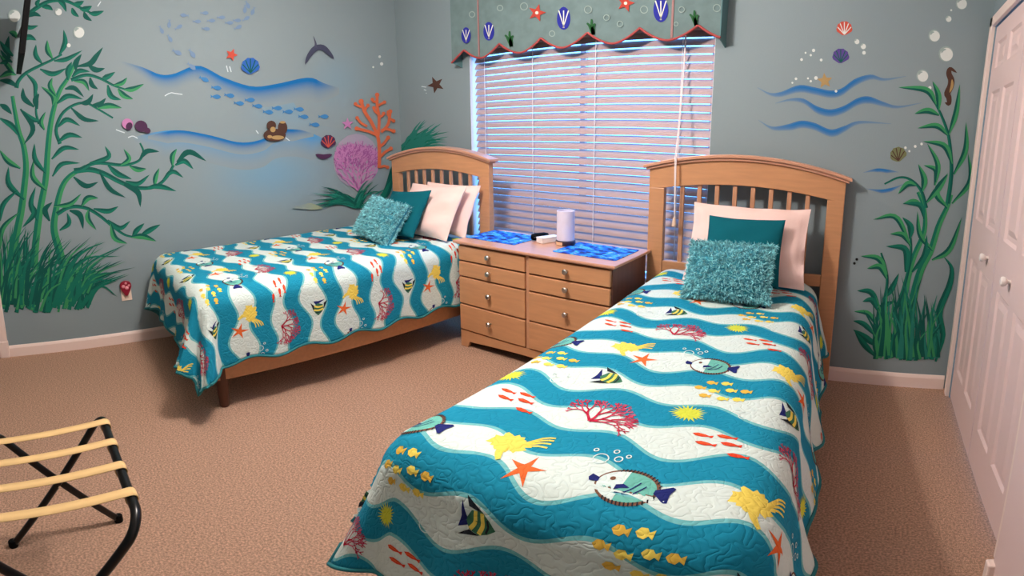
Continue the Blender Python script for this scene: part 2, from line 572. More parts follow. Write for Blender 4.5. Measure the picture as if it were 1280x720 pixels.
# --- big kelp on the left wall
q = MB()
z1 = lambda *p: S(p, 4, 0, 0)
z2 = lambda *p: S(p, 4, 0, 180)
for P, wd in ((z1((62, 480), (75, 560), (95, 660), (118, 730), (130, 830), (122, 930), (105, 1060), (80, 1180), (60, 1300)), 8.5),
              (z1((380, 300), (340, 390), (300, 450), (270, 540), (250, 640), (238, 760), (228, 900), (200, 1050), (178, 1220), (170, 1340)), 8),
              (z2((430, 112), (350, 160), (308, 220), (280, 330), (270, 430), (300, 545), (310, 600)), 9),
              (z1((300, 720), (280, 650), (310, 570), (370, 525), (430, 515), (480, 540), (565, 590)), 4),
              (z1((82, 440), (92, 405), (130, 365), (200, 328), (260, 300), (310, 272)), 4.5),
              (z1((355, 400), (430, 375), (500, 392), (570, 428), (625, 447)), 4),
              (z1((125, 85), (190, 35), (250, 6), (330, 5), (400, 38), (452, 64)), 5),
              (z2((370, 135), (450, 128), (520, 148), (600, 190), (680, 218), (770, 215), (830, 170), (868, 105)), 6),
              (z2((400, 130), (480, 95), (600, 105), (660, 98), (702, 76), (716, 35), (700, -5)), 4),
              (z2((285, 350), (350, 315), (430, 320), (500, 360), (560, 410), (620, 452), (665, 465)), 4.5),
              (z1((195, 620), (180, 560), (185, 480), (170, 420)), 3)):
    st = P if wd < 7 else P[::-1]
    wd *= 1.22
    stroke(q, 'L', st, wd, K1 if wd < 8 else K2, 'stem', n=26)
    stroke(q, 'L', st, wd, K3 if wd > 9.6 else K2, 'stem', n=26, shift=0.5)
LV1 = [((210, 35), (240, 35), (265, 52)), ((290, 5), (315, 20), (332, 60)), ((360, 40), (370, 65), (395, 85)), ((370, 16), (395, 18), (420, 5)), ((400, 45), (430, 45), (460, 30)),
       ((420, 60), (430, 85), (460, 105)), ((445, 66), (480, 68), (520, 55)), ((130, 86), (170, 70), (206, 82)), ((118, 124), (150, 138), (192, 128)), ((108, 200), (145, 185), (182, 202)),
       ((100, 265), (112, 270), (125, 262)), ((132, 80), (132, 40), (150, -5)), ((190, 34), (186, 15), (202, -5)),
       ((210, 318), (178, 275), (180, 222)), ((262, 293), (238, 250), (236, 200)), ((296, 275), (325, 215), (318, 148)), ((270, 305), (335, 295), (412, 252)), ((200, 346), (265, 370), (335, 340)),
       ((340, 400), (340, 350), (360, 308)), ((378, 352), (382, 310), (408, 270)), ((388, 332), (450, 318), (482, 280), (515, 236)), ((440, 325), (480, 350), (525, 342)), ((360, 385), (395, 355), (450, 358)),
       ((512, 388), (535, 385), (576, 360)), ((570, 425), (610, 415), (636, 388)), ((618, 447), (665, 445), (720, 420)), ((590, 445), (620, 478), (666, 496)), ((538, 425), (555, 480), (606, 500)),
       ((450, 388), (460, 425), (490, 446)), ((370, 405), (420, 410), (446, 456)), ((325, 445), (370, 440), (420, 486)), ((285, 518), (340, 480), (415, 496)), ((265, 525), (265, 480), (205, 432)),
       ((280, 480), (250, 430), (262, 388)), ((170, 535), (120, 490), (115, 438)), ((172, 490), (175, 420), (125, 362)), ((186, 545), (178, 500), (196, 468)), ((200, 610), (150, 590), (100, 545)),
       ((222, 650), (205, 610), (228, 558)), ((400, 516), (440, 510), (466, 470)), ((460, 526), (500, 520), (530, 490)), ((488, 540), (545, 528), (610, 540)), ((356, 540), (420, 595), (495, 605)),
       ((290, 635), (335, 598), (402, 630)), ((288, 712), (345, 675), (412, 688)), ((0, 592), (60, 630), (102, 690)), ((0, 522), (30, 540), (60, 572)), ((102, 545), (165, 640), (118, 725)),
       ((62, 312), (30, 290), (0, 246)), ((72, 372), (40, 330), (-6, 268)), ((50, 292), (35, 240), (45, 178)), ((82, 188), (68, 168), (44, 160)), ((0, 385), (45, 365), (84, 376)), ((0, 402), (50, 410), (90, 438)),
       ((66, 280), (30, 250), (-4, 200)), ((0, 318), (30, 310), (22, 330))]
for P in LV1:
    leaf(q, 'L', z1(*P), rnd.uniform(5.8, 7.6), hi=rnd.choice((1, 1, 2, 0)))
LV2 = [((258, 76), (320, 20), (397, 28)), ((262, 162), (310, 100), (402, 95)), ((448, 95), (542, 65), (525, 10)), ((602, 106), (645, 75), (618, 24)), ((648, 110), (690, 128), (732, 124)), ((540, 106), (590, 150), (660, 176)),
       ((698, 76), (735, 36), (797, 38)), ((368, 165), (430, 210), (492, 190)), ((498, 140), (550, 225), (628, 268)), ((628, 186), (690, 198), (748, 153)), ((618, 204), (688, 240), (702, 316)), ((772, 212), (778, 165), (796, 120)),
       ((738, 216), (800, 212), (882, 236)), ((815, 178), (862, 138), (917, 168)), ((862, 110), (862, 60), (884, 24)), ((876, 106), (920, 85), (967, 126)), ((884, 90), (945, 40), (1032, 86)),
       ((268, 312), (350, 300), (407, 248)), ((408, 310), (440, 270), (492, 270)), ((468, 324), (540, 336), (592, 312)), ((348, 332), (400, 355), (416, 427)), ((443, 328), (440, 375), (482, 430)), ((538, 380), (600, 420), (652, 384)),
       ((553, 400), (575, 470), (637, 498)), ((662, 462), (685, 430), (722, 396)), ((700, 460), (750, 430), (802, 402)), ((658, 465), (715, 462), (782, 486)), ((298, 432), (345, 395), (335, 342)), ((102, 122), (40, 85), (-4, 28)),
       ((122, 278), (45, 200), (42, 113)), ((232, 232), (165, 165), (168, 78)), ((228, 145), (175, 75), (172, -4)), ((0, 385), (18, 300), (92, 228)), ((0, 525), (15, 420), (100, 338)), ((187, 382), (155, 300), (178, 213)),
       ((248, 385), (225, 330), (262, 290)), ((160, 300), (170, 350), (110, 420))]
for P in LV2:
    leaf(q, 'L', z2(*P), rnd.uniform(5.8, 7.4), hi=rnd.choice((1, 1, 2, 0)))
q.build('painted_kelp', None, wall_left)
# --- the tuft of sea grass at its foot
q = MB()
for i in range(230):
    bx = rnd.uniform(-2, 112)
    by = 391 - rnd.uniform(0, 26) - (4 if bx > 80 else 0)
    f = bx / 112
    dx = rnd.uniform(-14, 30) + 38 * f * rnd.random() + 4
    hh = rnd.uniform(34, 92) * (1.12 - 0.5 * f)
    m_ = rnd.choice((K1, K1, K2, K2, K3)) if i > 60 else rnd.choice((K1, K1, K2))
    stroke(q, 'L', [(bx, by), (bx + dx * 0.32, by - hh * 0.62), (bx + dx + 5 * f, by - hh)], rnd.uniform(2.6, 5.0), m_, 'blade', n=10)
for (x0, y0, x1, y1, x2, y2) in ((95, 372, 118, 345, 152, 340), (90, 380, 115, 352, 148, 351), (80, 372, 110, 330, 158, 305), (70, 370, 105, 325, 150, 320), (100, 385, 125, 358, 147, 371), (72, 365, 100, 318, 132, 302)):
    stroke(q, 'L', [(x0, y0), (x1, y1), (x2, y2)], 4.5, K2, 'blade', n=10)
q.build('painted_sea_grass', None, wall_left)


# --- the shoal of small fish
q = MB()
FI = [(278, 77, 185), (385, 66, 0), (347, 108, 0), (418, 104, 0), (392, 145, 5), (468, 88, 0), (508, 115, 0), (547, 103, 0), (592, 92, -30), (552, 136, -25), (583, 50, 95), (598, 28, 65), (622, 60, 110), (205, 124, 95), (168, 154, 65), (255, 135, -30), (210, 196, 60),
      (248, 264, 25), (322, 272, 55), (320, 335, 40), (383, 398, 25), (445, 440, 8), (442, 484, 3), (510, 478, 8), (558, 517, 5), (612, 500, 0), (650, 531, 5), (703, 561, 5), (748, 541, 0), (802, 559, 0), (857, 547, 5), (880, 584, 5), (935, 624, 5), (980, 583, 0)]
for i, (x, y, a) in enumerate(FI):
    px, py = x / 4 + 160, y / 4
    a = math.radians(a)
    s_ = 4.6 if i < 17 else 5.6
    m_ = FISH2 if i < 20 else FISH1
    c, s2 = math.cos(a), math.sin(a)
    out = [(s_, 0), (s_ * 0.55, 0.42 * s_), (0, 0.52 * s_), (-0.6 * s_, 0.3 * s_), (-0.95 * s_, 0.08 * s_), (-1.4 * s_, 0.42 * s_), (-1.25 * s_, 0), (-1.4 * s_, -0.42 * s_), (-0.95 * s_, -0.08 * s_), (-0.6 * s_, -0.3 * s_), (0, -0.52 * s_), (s_ * 0.55, -0.42 * s_)]
    blob(q, 'L', [(px + c * u - s2 * v, py + s2 * u + c * v) for u, v in out], m_)
q.build('painted_fish_shoal', None, wall_left)


# --- bubbles
def bubble(q, w, x, y, r):
    blob(q, w, ell(x, y, r, r * 1.06), BUB if r < 3 else BUB2)
    if r >= 3:
        blob(q, w, ell(x + r * 0.08, y + r * 0.06, r * 0.86, r * 0.9), BUB)
        stroke(q, w, [(x - r * 0.62, y - r * 0.1), (x - r * 0.4, y - r * 0.52), (x + r * 0.05, y - r * 0.64)], r * 0.3, BUB2, 'band', n=8)


q = MB()
for b_ in ((98.5, 40.5, 7.2), (73, 15, 4.6), (86, 57, 2.4), (18, 20, 8), (474, 71, 1.6), (476.5, 80, 2), (466, 84, 1.2)):
    bubble(q, 'L', *b_)
q.build('painted_bubbles', None, wall_left)
q = MB()
for b_ in ((1201.8, 4.5, 7.2), (1185.6, 23.6, 3.9), (1167.8, 44.7, 7.4), (1182.4, 67.5, 9.2), (1153, 94.8, 7.6), (1162.4, 109.7, 2), (1189, 12.8, 1.2), (1017, 63, 2), (1013.5, 69, 1.4), (1026.5, 75, 1.7), (1002, 74.5, 1.7), (1007, 66, 1.2), (995, 98.5, 1.6), (990.5, 103.5, 1.2), (1010, 98, 1.2), (1013.5, 101.5, 1.4), (1020, 97.5, 2.2), (1045, 114, 1.6),
           (1131.8, 184.7, 1.6), (1136.7, 189, 1.3), (1144, 183, 1.7), (1152, 180, 1.6), (1071, 52, 3.4), (1079, 58, 3.6), (1080, 66, 2.2)):
    bubble(q, 'B', *b_)
q.build('painted_bubbles', None, wall_back)

# --- corals, grass and rock life near the corner
q = MB()
z4 = lambda *p: S(p, 4, 300, 100)
fan = random.Random(3)


def grow(x, y, a, ln, wd, lv):
    nx, ny = x + ln * math.cos(a), y - ln * math.sin(a)
    if lv > 0 and ((nx - 445) / 29) ** 2 + ((ny - 200) / 35) ** 2 > 1.0:
        return
    mx_, my_ = (x + nx) / 2 + fan.uniform(-1, 1), (y + ny) / 2 + fan.uniform(-1, 1)
    stroke(q, 'L', [(x, y), (mx_, my_), (nx, ny)], wd, PINK2 if fan.random() < 0.4 else PINK1, 'line', n=5)
    if lv < 7:
        for s_ in (-1, 1):
            grow(nx, ny, a + s_ * fan.uniform(0.22, 0.5), ln * fan.uniform(0.84, 1.0), max(1.0, wd * 0.86), lv + 1)


blob(q, 'L', ell(445, 201, 29, 34), fade_mat('coral_wash', (206, 150, 196)), [0.3] * 16)
for a_ in (40, 62, 82, 100, 120, 142):
    grow(446, 238, math.radians(a_), 9.5, 2.0, 0)
q.build('painted_fan_coral', None, wall_left)
q = MB()
for P, wd in ((((690, 440), (692, 380), (690, 330), (682, 280), (652, 212), (618, 160), (600, 108)), 4.2), (((686, 275), (690, 190), (680, 130), (680, 75)), 3.6), (((700, 262), (735, 220), (745, 158)), 3.6),
              (((690, 282), (640, 258), (578, 243)), 3.6), (((630, 232), (600, 215), (580, 190)), 3), (((700, 252), (730, 246), (762, 256)), 3.4), (((695, 332), (715, 315), (735, 288)), 3.4), (((698, 382), (720, 360), (748, 343)), 3.4),
              (((695, 436), (715, 430), (732, 436)), 3), (((615, 160), (625, 140), (634, 128)), 3), (((600, 135), (580, 128), (572, 120)), 3), (((682, 130), (700, 120), (716, 112)), 3), (((690, 185), (705, 180), (712, 168)), 3), (((684, 170), (668, 155), (664, 140)), 3), (((680, 110), (662, 108), (656, 98)), 3), (((742, 195), (756, 200), (762, 205)), 3), (((742, 185), (732, 172), (735, 160)), 2.6)):
    C_ = z4(*P)
    stroke(q, 'L', C_, wd, CORAL, 'line', n=14)
    blob(q, 'L', ell(*C_[-1], wd * 0.75, wd * 0.75), CORAL)
q.build('painted_branch_coral', None, wall_left)
q = MB()
for i in range(46):
    a_ = math.radians(rnd.uniform(138, 192)) if i < 30 else math.radians(rnd.uniform(20, 70))
    L_ = rnd.uniform(34, 64) if i < 30 else rnd.uniform(22, 50)
    bx, by = 447 + rnd.uniform(-6, 6), 256 + rnd.uniform(-5, 4)
    ex, ey = bx + L_ * math.cos(a_), by - L_ * math.sin(a_) * 0.75
    stroke(q, 'L', [(bx, by), ((bx + ex) / 2, (by + ey) / 2 - 5), (ex, ey)], rnd.uniform(1.8, 3.4), rnd.choice((K1, K2, KB)), 'blade', n=9)
stroke(q, 'L', z4((690, 620), (735, 540), (752, 430)), 9, K1, 'leaf')
stroke(q, 'L', z4((640, 625), (700, 590), (750, 500)), 7, K2, 'leaf')
YG = fade_mat('algae_yellow', (172, 176, 92))
for i in range(8):
    stroke(q, 'L', z4((400 + rnd.uniform(-10, 10), 640), (340, 620 + i * 3), (260 + rnd.uniform(-15, 60), 630 + rnd.uniform(-15, 25))), 3, YG, 'band', n=8, fade=lambda t: 0.55 * (1 - t))
q.build('painted_sea_grass', None, wall_left)
q = MB()
for i in range(60):
    bx, by = 498.5 + rnd.uniform(0, 30), 186 + rnd.uniform(-4, 8)
    a_ = math.radians(rnd.uniform(12, 68))
    L_ = rnd.uniform(22, 46)
    ex, ey = min(bx + L_ * math.cos(a_), 569), by - L_ * math.sin(a_)
    stroke(q, 'B', [(bx, by), ((bx + ex) / 2 - 1, (by + ey) / 2 - 4), (ex, ey)], rnd.uniform(2.4, 4), rnd.choice((K2, KB, KB)), 'blade', n=8)
q.build('painted_sea_grass', None, wall_back)
# plain shells, stars and stones in place of the storybook figures
q = MB()


def shell(q, w, cx, cy, r, m, m2, a=0.0):
    pts = []
    for k in range(13):
        t = math.radians(200 - 18.3 * k) + a
        rr = r * (1.0 + (0.07 if k % 2 else 0))
        pts.append((cx + rr * math.cos(t), cy - rr * math.sin(t)))
    pts.append((cx + r * 0.25 * math.cos(a - 1.2), cy + r * 0.8))
    pts.append((cx - r * 0.25 * math.cos(a), cy + r * 0.8))
    blob(q, w, pts, m)
    for k in (2, 4, 6, 8, 10):
        t = math.radians(200 - 18.3 * k) + a
        stroke(q, w, [(cx, cy + r * 0.7), (cx + 0.92 * r * math.cos(t), cy - 0.92 * r * math.sin(t))], r * 0.12, m2, 'line', n=3)


shell(q, 'L', 312, 84, 11, SBLU, K1)
blob(q, 'L', sun_star(288.5, 69, 8, 3.6, -1.2), SREF)
blob(q, 'L', sun_star(433, 155, 8, 3.2, -1.6), PINK1)
for cx, cy, rx, ry, m_ in ((159, 155, 7, 6.5, PINK1), (161, 158, 4, 5, PLUM), (176, 158, 8, 7, PLUM), (183, 163, 5, 3.5, PLUM)):
    blob(q, 'L', ell(cx, cy, rx, ry, 0.4), m_)
for cx, cy, rx, ry, m_ in ((342, 169, 14, 8, BROWN), (338, 157, 6, 6, BROWN), (352, 160, 6, 8.5, BROWN), (340, 162, 3.4, 3.4, TAN), (346, 172, 8, 2.6, TAN), (336, 171, 3, 2, TAN), (352, 153, 3.6, 1.6, TAN)):
    blob(q, 'L', ell(cx, cy, rx, ry), m_)
shell(q, 'L', 409, 178, 9, PLUM, SREF)
stroke(q, 'L', [(393, 193), (403, 196), (414, 193)], 6, PLUM, 'band', n=10)
# a dark ray gliding
stroke(q, 'L', [(380, 81), (385, 70), (393, 61), (402, 60), (410, 67), (416, 74)], 7, paint('ray_slate', (62, 66, 88)), 'band', n=16)
stroke(q, 'L', [(393, 60), (393, 54), (390, 45)], 3.5, paint('ray_tail', (70, 72, 92)), 'blade', n=8)
q.build('painted_shells', None, wall_left)
q = MB()
blob(q, 'B', sun_star(545, 106, 11, 4.6, 0.5), BROWN)
for a_ in range(3):
    stroke(q, 'B', [(527 + a_ * 3, 108 + a_ * 4), (533, 109 + a_ * 4)], 1.0, WHITEP, 'line', n=4)
shell(q, 'B', 1055.5, 36.5, 9.5, SREF, BUB)
shell(q, 'B', 1051, 71, 10, SPUR, K1)
blob(q, 'B', sun_star(1031, 101, 10, 4.5, -0.4), TAN)
shell(q, 'B', 1123, 194, 10, paint('shell_olive', (112, 118, 82)), BROWN, 0.3)
# plain seahorse outline
stroke(q, 'B', [(1181, 128), (1186, 130), (1186, 122), (1184, 117), (1188, 108), (1189, 100), (1186, 92), (1188, 86), (1196, 91)], 8, BROWN, 'band', n=30)
stroke(q, 'B', [(1187, 116), (1190, 107), (1190, 99)], 3.4, TAN, 'band', n=8)
q.build('painted_shells', None, wall_back)

# --- kelp on the right part of the back wall
q = MB()
zr = lambda *p: S(p, 3, 1040, 240)
ST = [(zr((290, 625), (300, 430), (330, 300), (370, 220), (400, 125), (430, 60), (447, 10)), 11), (zt((520, 700), (534, 600), (537, 520), (525, 400), (495, 310), (465, 250)), 6),
      (zr((255, 600), (268, 420), (300, 262), (345, 150), (345, 60), (322, 0)), 9), (zt((425, 720), (400, 640), (352, 592), (300, 583), (236, 612)), 4.5),
      (zr((225, 470), (255, 400), (275, 335), (292, 262), (296, 190), (285, 130)), 5), (zr((160, 560), (165, 490), (192, 420), (207, 340), (200, 280), (184, 228)), 5.5)]
for P, wd in ST:
    stroke(q, 'B', P, wd, K2, 'stem', n=24)
    stroke(q, 'B', P, wd, K3 if wd > 8 else K1, 'stem', n=24, shift=0.5)
RT = [((468, 255), (425, 190), (297, 177)), ((480, 280), (478, 210), (452, 149)), ((482, 302), (430, 282), (371, 296)), ((525, 390), (558, 290), (575, 163)), ((520, 392), (470, 350), (384, 361)), ((540, 522), (505, 440), (408, 420)), ((548, 568), (600, 460), (603, 333)),
      ((540, 700), (620, 600), (612, 472)), ((520, 720), (470, 650), (522, 562)), ((425, 695), (480, 630), (522, 568)), ((462, 618), (468, 550), (412, 527)), ((468, 605), (475, 520), (428, 428)), ((406, 645), (415, 590), (388, 522)), ((378, 618), (340, 612), (297, 657)), ((412, 720), (370, 690), (318, 702))]
for P in RT:
    leaf(q, 'B', zt(*P), rnd.uniform(6.5, 8.2), hi=2)
RR = [((346, 100), (330, 50), (266, 42)), ((378, 220), (330, 160), (320, 72)), ((295, 205), (240, 95), (154, 103)), ((292, 175), (295, 130), (264, 94)), ((290, 195), (265, 160), (217, 157)), ((276, 300), (275, 215), (202, 203)), ((300, 300), (345, 240), (356, 160)), ((375, 255), (440, 215), (487, 94)),
      ((206, 310), (175, 250), (107, 240)), ((205, 325), (180, 280), (131, 287)), ((198, 395), (225, 360), (251, 304)), ((178, 430), (145, 375), (94, 370)), ((172, 445), (150, 405), (114, 410)), ((168, 500), (135, 455), (82, 447)), ((165, 540), (120, 495), (79, 482)), ((172, 580), (125, 545), (79, 515)), ((165, 618), (120, 570), (84, 520)), ((166, 490), (190, 430), (236, 409))]
for P in RR:
    leaf(q, 'B', zr(*P), rnd.uniform(6.5, 8.5), hi=rnd.choice((1, 2)))
stroke(q, 'B', zr((388, 635), (416, 540), (402, 450), (440, 350), (448, 285), (418, 240)), 8.5, K1, 'leaf', n=20)
stroke(q, 'B', zr((388, 635), (416, 540), (402, 450), (440, 350), (448, 285), (418, 240)), 8.5, K2, 'leaf', n=20, shift=0.4)
q.build('painted_kelp', None, wall_back)
q = MB()
for i in range(84):
    bx = rnd.uniform(160, 405)
    by = 628 - abs(bx - 290) * 0.06 + rnd.uniform(-12, 6)
    hh = rnd.uniform(120, 330) * (0.62 + 0.38 * math.sin((bx - 150) / 270 * math.pi))
    dx = rnd.uniform(-40, 40) + (bx - 270) * 0.12
    stroke(q, 'B', zr((bx, by), (bx + dx * 0.1 + rnd.uniform(-14, 14), by - hh * 0.5), (bx + dx, by - hh)), rnd.uniform(3.2, 6.2), rnd.choice((K1, K2, KB, K3)) if i > 20 else K1, 'blade', n=10)
q.build('painted_sea_grass', None, wall_back)
q = MB()
for x, y in ((1068, 329), (1071, 324)):
    blob(q, 'B', ell(x, y, 1.7, 1.7), M['black'])
q.build('nail_hole', None, wall_back)

# ------------------------------------------------------------------ beds
LB, RB = (-3.389, 2.496, -0.007), (-1.254, 2.615, 0.10)       # headboard corner (x, y) and turn of each bed
HW = 1.06


def bed_mat(b):
    return Matrix.Translation((b[0], b[1], 0)) @ Matrix.Rotation(b[2], 4, 'Z')


def arch(x, z0, rise):
    t = (x - HW / 2) / (HW / 2)
    return z0 + rise * (1 - t * t)


def make_bed(label, b, foot, top, leg_m, tuck=0.0):
    t = thing('bed', label, 'bed', (b[0], b[1], 0), b[2], 'maple twin beds')
    q = MB()                                              # headboard panel: arched top rail and two posts in one piece
    n = 24
    xs = [HW * i / n for i in range(n + 1)]
    up = [(x, arch(x, 1.196, 0.075)) for x in xs]
    lo = [(0.09 + (HW - 0.18) * i / n, 1.092 + 0.04 * (1 - ((i - n / 2) / (n / 2)) ** 2)) for i in range(n + 1)]
    q.prism(lo + up[::-1][1:-1] if False else [(0.0, 1.08)] + lo + [(HW, 1.08)] + up[::-1], 0.0, 0.042)
    hb = q.build('headboard', M['wood'], t, bevel=0.004)
    for x0 in (0.0, HW - 0.09):
        box_obj('post', (x0, -0.001, 0), (x0 + 0.09, 0.043, 1.09), M['wood'], hb, 0.005)
    q = MB()
    for yy0, yy1, z0_, z1_, ov in ((-0.026, 0.062, 0.012, 0.030, 0.030), (-0.014, 0.052, -0.004, 0.013, 0.016)):
        ol = [(-ov + (HW + 2 * ov) * i / n) for i in range(n + 1)]
        q.prism([(x, arch(x, 1.196, 0.075) + z0_) for x in ol] + [(x, arch(x, 1.196, 0.075) + z1_) for x in ol[::-1]], yy0, yy1)
    q.build('cap_rail', M['wood_top'], hb, bevel=0.003)
    box_obj('lower_rail', (0.09, 0.004, 0.60), (HW - 0.09, 0.038, 0.665), M['wood'], hb, 0.004)
    for k in range(8):
        x = 0.187 + 0.0972 * k
        box_obj('slat', (x - 0.012, 0.012, 0.66), (x + 0.012, 0.030, 1.125), M['wood_slat'], hb, 0.003)
    for x0 in (0.015 + tuck, HW - 0.065 - tuck):
        box_obj('side_rail', (x0, foot + 0.03, 0.175), (x0 + 0.03, 0.0, 0.335), M['wood'], t, 0.004)
    box_obj('foot_rail', (0.02 + tuck, foot + 0.005, 0.175), (HW - 0.036 - tuck, foot + 0.032, 0.335), M['wood'], t, 0.004)
    for x in (0.045 + tuck, HW - 0.065 - tuck):
        q = MB()
        q.lathe([(0.021, 0), (0.026, 0.01), (0.030, 0.10), (0.033, 0.17), (0.033, 0.33)], seg=16, loc=(x, foot + 0.045, 0))
        q.build('leg', leg_m, t, smooth=40)
    q = MB()
    q.box((0.10 + tuck * 0.5, foot + 0.09, 0.24), (HW - 0.12 - tuck * 0.5, -0.01, top - 0.04))
    mt_ = q.build('mattress', M['mattress'], t, bevel=0.05)
    return t


LF, RF, LT, RT_ = -1.86, -2.03, 0.665, 0.62
make_bed('maple twin bed in the far left corner, its low side rail showing', LB, LF, LT, M['leg_dark'])
make_bed('maple twin bed nearest the viewer, its slatted headboard half across the window blind', RB, RF, RT_, M['leg_dark'], 0.055)


# ------------------------------------------------------------------ quilts
def quilt_material():
    mt = bpy.data.materials.new('reef_print_quilt')
    mt.use_nodes = True
    nt = mt.node_tree
    b = nt.nodes['Principled BSDF']
    b.inputs['Roughness'].default_value = 0.9
    b.inputs['Specular IOR Level'].default_value = 0.15
    at = nt.nodes.new('ShaderNodeAttribute')
    at.attribute_name = 'quv'
    sx = nt.nodes.new('ShaderNodeSeparateXYZ')
    nt.links.new(at.outputs['Vector'], sx.inputs[0])

    def mth(op, a, bb=None):
        nd = nt.nodes.new('ShaderNodeMath')
        nd.operation = op
        for i, v in enumerate((a, bb)):
            if v is None:
                continue
            if isinstance(v, (int, float)):
                nd.inputs[i].default_value = v
            else:
                nt.links.new(v, nd.inputs[i])
        return nd.outputs[0]

    P_ = 0.2267
    tt = mth('DIVIDE', mth('ADD', sx.outputs[1], 1.78 + P_ / 2 + 20 * P_), P_)
    fl = mth('FLOOR', tt)
    ph = mth('MULTIPLY', fl, 2 * math.pi / 3)
    wv = mth('COSINE', mth('ADD', mth('MULTIPLY', mth('SUBTRACT', sx.outputs[0], 0.47), 2 * math.pi / 0.27), ph))
    w2 = mth('COSINE', mth('ADD', mth('MULTIPLY', mth('SUBTRACT', sx.outputs[0], 0.60), 2 * math.pi / 0.54), mth('MULTIPLY', ph, 2)))
    off = mth('ADD', mth('MULTIPLY', wv, 0.115), mth('MULTIPLY', w2, 0.05))
    d = mth('ABSOLUTE', mth('SUBTRACT', mth('SUBTRACT', tt, fl), mth('ADD', off, 0.5)))
    d = mth('SUBTRACT', d, mth('MULTIPLY', w2, 0.035))
    r = nt.nodes.new('ShaderNodeValToRGB')
    r.color_ramp.interpolation = 'CONSTANT'
    e = r.color_ramp.elements
    e[0].position, e[0].color = 0.0, (*lin((24, 134, 164)), 1)
    e[1].position, e[1].color = 0.224, (*lin((112, 184, 188)), 1)
    k = e.new(0.278)
    k.color = (*lin((212, 227, 221)), 1)
    nt.links.new(d, r.inputs['Fac'])
    nt.links.new(r.outputs['Color'], b.inputs['Base Color'])
    quilting(nt, b, at)
    return mt


def quilting(nt, b, at=None):
    if at is None:
        at = nt.nodes.new('ShaderNodeAttribute')
        at.attribute_name = 'quv'
    n = nt.nodes.new('ShaderNodeTexNoise')
    n.inputs['Scale'].default_value = 40
    n.inputs['Detail'].default_value = 0.0
    n.inputs['Distortion'].default_value = 0.7
    nt.links.new(at.outputs['Vector'], n.inputs['Vector'])
    s1 = nt.nodes.new('ShaderNodeMath'); s1.operation = 'SUBTRACT'; s1.inputs[1].default_value = 0.5
    s2 = nt.nodes.new('ShaderNodeMath'); s2.operation = 'ABSOLUTE'
    s3 = nt.nodes.new('ShaderNodeMath'); s3.operation = 'MULTIPLY'; s3.inputs[1].default_value = 6.0; s3.use_clamp = True
    s4 = nt.nodes.new('ShaderNodeMath'); s4.operation = 'POWER'; s4.inputs[1].default_value = 0.5
    nt.links.new(n.outputs['Fac'], s1.inputs[0]); nt.links.new(s1.outputs[0], s2.inputs[0]); nt.links.new(s2.outputs[0], s3.inputs[0]); nt.links.new(s3.outputs[0], s4.inputs[0])
    bp = nt.nodes.new('ShaderNodeBump')
    bp.inputs['Strength'].default_value = 0.42
    bp.inputs['Distance'].default_value = 0.0045
    nt.links.new(s4.outputs[0], bp.inputs['Height'])
    nt.links.new(bp.outputs['Normal'], b.inputs['Normal'])


def ink(name, rgb):
    mt = mat('print_' + name, rgb, 0.9, spec=0.15)
    quilting(mt.node_tree, mt.node_tree.nodes['Principled BSDF'])
    return mt


QM = quilt_material()
I = {k: ink(k, v) for k, v in dict(red=(176, 34, 62), rose=(196, 84, 110), lime=(206, 214, 70), yellow=(238, 214, 96), gold=(222, 180, 74), orange=(226, 106, 52), scarlet=(214, 66, 40), aqua=(104, 178, 164), green=(62, 116, 88), navy=(32, 40, 104), ink=(36, 42, 50), pale=(214, 232, 228), stripe=(120, 84, 66)).items()}
QUNDER = mat('quilt_back', (40, 110, 122), 0.95)
BIND = mat('teal_binding', (34, 112, 118), 0.9)


def ribbon(P, w0, w1=None, n=8):
    C_ = bez(P, n)
    w1 = w0 if w1 is None else w1
    L_, R_ = [], []
    for i, p in enumerate(C_):
        d = C_[min(i + 1, n - 1)] - C_[max(i - 1, 0)]
        d = d / (np.hypot(*d) + 1e-9)
        h = (w0 + (w1 - w0) * i / (n - 1)) / 2
        L_.append((p[0] - d[1] * h, p[1] + d[0] * h))
        R_.append((p[0] + d[1] * h, p[1] - d[0] * h))
    return L_ + R_[::-1]


def ring(cx, cy, r, w, n=18):
    return [[(cx + (r if s_ in (0, 1) else r - w) * math.cos(2 * math.pi * (k + (0 if s_ in (0, 3) else 1)) / n), cy + (r if s_ in (0, 1) else r - w) * math.sin(2 * math.pi * (k + (0 if s_ in (0, 3) else 1)) / n)) for s_ in range(4)] for k in range(n)]


